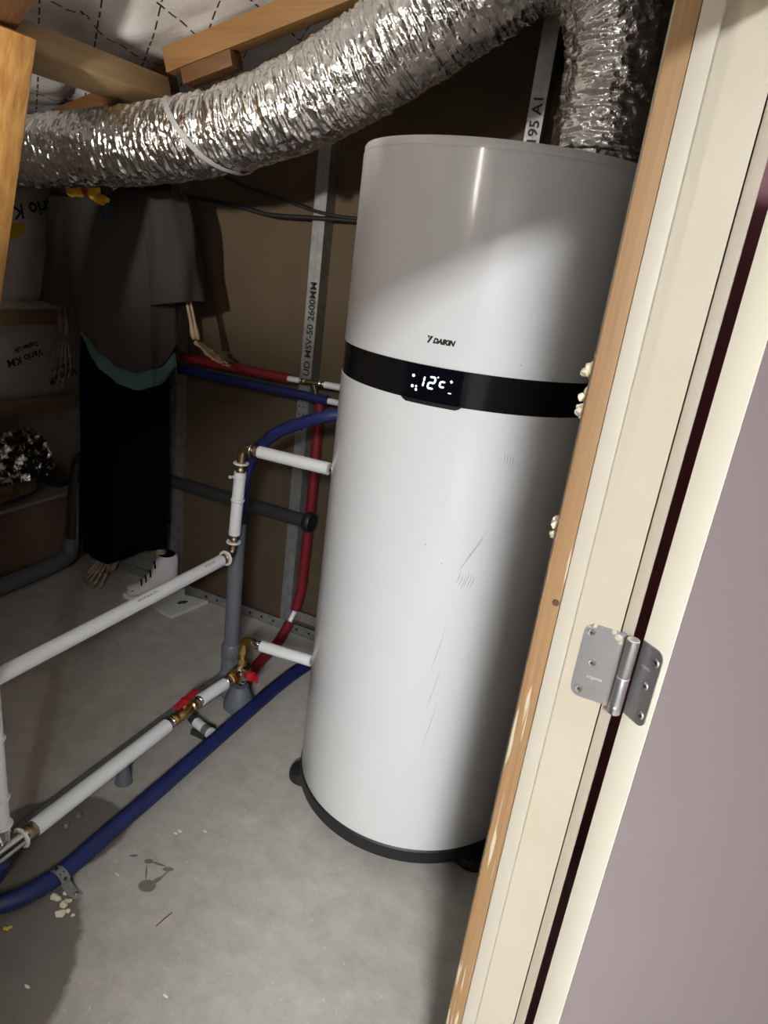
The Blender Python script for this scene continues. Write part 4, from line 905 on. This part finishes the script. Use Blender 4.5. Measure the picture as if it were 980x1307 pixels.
cb = thing('white_carton', 'flat white open carton with dark print lying by the back wall', 'carton', (-1.72, 2.03, 0.0))
A_, B_, C_, D_ = V(-1.748, 1.938, 0), V(-1.700, 2.080, 0), V(-1.600, 2.105, 0), V(-1.632, 1.918, 0)
def slab(P, z0, z1):
    n = len(P); return MB().add([p + V(0,0,z0) for p in P] + [p + V(0,0,z1) for p in P], [tuple(reversed(range(n))), tuple(range(n, 2*n))] + [(i, (i+1) % n, n+(i+1) % n, n+i) for i in range(n)])
slab([A_, D_, C_, B_], 0.001, 0.016).build('tray', 'card_white', cb, smooth=False)
q = (B_-A_); nrm = V(-q.y, q.x, 0).normalized()
slab([A_, B_, B_ + nrm*0.004, A_ + nrm*0.004], 0.016, 0.048).build('flap', 'card_white', cb, smooth=False)
ctr = (A_+B_+C_+D_)/4
for k in range(6):
    o_ = V(0.006*(k % 3) - 0.01, 0.012*(k//3) + 0.008*(k % 3), 0)
    MB().lump(ctr + o_ + V(0.006, 0.004, 0.0165), 0.014, 60+k, 1, (0.9, 0.5, 0.03), 0.4).build('dark_print', 'print_black', cb)

# ------------------------------------------------------------------ floor litter
for k in range(9):
    a = rnd.random()*6.28; r_ = 0.004 + 0.006*rnd.random()
    p = V(-0.985 + 0.030*rnd.gauss(0, 1)*0.8, 0.822 + 0.014*rnd.gauss(0, 1), r_*0.4)
    tag(MB().lump(p, r_, 70+k, 1, (1.2, 1, 0.7), 0.5).build('foam_crumb', 'foam', origin=(p.x, p.y, 0)), 'cream foam crumb on the damp concrete beside the conduit strap', 'crumb', 'foam crumbs by the strap')
tag(MB().tube([(-0.771, 0.880, 0.0022), (-0.768, 0.905, 0.0022), (-0.764, 0.924, 0.0022)], [0.0010, 0.0013, 0.0008], 8).build('twig', 'twig', origin=(-0.77, 0.905, 0)), 'thin brown splinter lying on the open concrete', 'splinter')
tag(MB().tube([(-1.036, 0.716, 0.003), (-1.026, 0.719, 0.003)], 0.003, 8).tube([(-1.030, 0.718, 0.003), (-1.025, 0.727, 0.003)], 0.0028, 8).build('yellow_scrap', 'yellow_bit', origin=(-1.03, 0.718, 0)), 'tiny yellow plastic scrap on the damp patch of floor', 'scrap')
for k, (x, y) in enumerate(((-0.902, 1.113), (-0.908, 1.102), (-1.0, 0.655), (-0.893, 0.655), (-0.938, 0.937), (-0.93, 0.585), (-0.650, 0.774), (-0.849, 1.146))):
    tag(MB().lump((x, y, 0.0016), 0.0055, 90+k, 1, (1.4, 0.6, 0.28), 0.6).build('paint_flake', 'white_plastic', origin=(x, y, 0)), 'small white flake of debris scattered on the concrete floor', 'flake', 'white flakes on the floor')

# ------------------------------------------------------------------ lamps
hl = thing('panel_lamp', 'flat white panel lamp hanging on cords in the hall', 'lamp', (HALL_LAMP[0], HALL_LAMP[1], HALL_LAMP[2]-HALL_R))
hx, hy, hz = HALL_LAMP
MB().box((hx-HALL_W/2, hy-HALL_L/2, hz-HALL_R), (hx+HALL_W/2, hy+HALL_L/2, hz)).build('diffuser', 'hall_glow', hl, smooth=False)
MB().box((hx-HALL_W/2-0.01, hy-HALL_L/2-0.01, hz+0.001), (hx+HALL_W/2+0.01, hy+HALL_L/2+0.01, hz+0.025), 0.003).build('housing', 'lamp_base', hl)
for ya in (hy-HALL_L/2+0.05, hy+HALL_L/2-0.05): MB().tube([(hx, ya, hz+0.025), (hx, ya, 2.499)], 0.003, 8).build('cord', 'lamp_base', hl)
rx, ry, rz = ROOM_LAMP
rl = thing('bulb_lamp', 'slim upright tube bulb hanging under the roof inside the doorway', 'lamp', (rx, ry, rz-0.12))
MB().lathe([(0.003, -0.12), (ROOM_R, -0.112), (ROOM_R, 0.11)], ROOM_LAMP, (0,0,1), 16).build('bulb', 'room_glow', rl)
MB().lathe([(0.013, 0.105), (0.018, 0.11), (0.018, 0.16), (0.010, 0.17)], ROOM_LAMP, (0,0,1), 16).build('holder', 'lamp_base', rl)
MB().tube([(rx, ry, rz+0.165), (rx, ry, zr(rx)+0.065)], 0.004, 8).build('cord', 'lamp_base', rl)
sp_ = Vector(FILL_SPOT); sd = (Vector(SPOT_AIM)-sp_).normalized()
sl = thing('added_fill_spot', 'added out-of-view fill spot in a black cup aimed at the roof timbers', 'lamp', tuple(sp_))  # added unseen spot to brighten roof, duct and strut while sparing the tank
MB().lathe([(0.020, -0.10), (0.034, -0.09), (0.040, -0.05), (0.062, 0.01), (0.065, 0.012), (0.058, 0.008), (0.036, -0.048), (0.020, -0.05)], sp_, sd, 28).build('cup', 'rubber_black', sl)
MB().tube([sp_ - sd*0.08, sp_ - sd*0.08 + V(0, -0.02, 0.12), (sp_.x, sp_.y-0.05, zr(sp_.x)+0.06)], 0.007, 10).build('arm', 'rubber_black', sl)
ld = bpy.data.lights.new('fill_spot_light', 'SPOT'); ld.energy = SPOT_W; ld.color = (1.0, 0.93, 0.85); ld.spot_size = math.radians(62); ld.spot_blend = 0.7; ld.shadow_soft_size = 0.03
lo = bpy.data.objects.new('fill_spot_light', ld); col.objects.link(lo); lo.parent = sl
lo.location = sd*0.02; lo.rotation_euler = sd.to_track_quat('-Z', 'Y').to_euler()
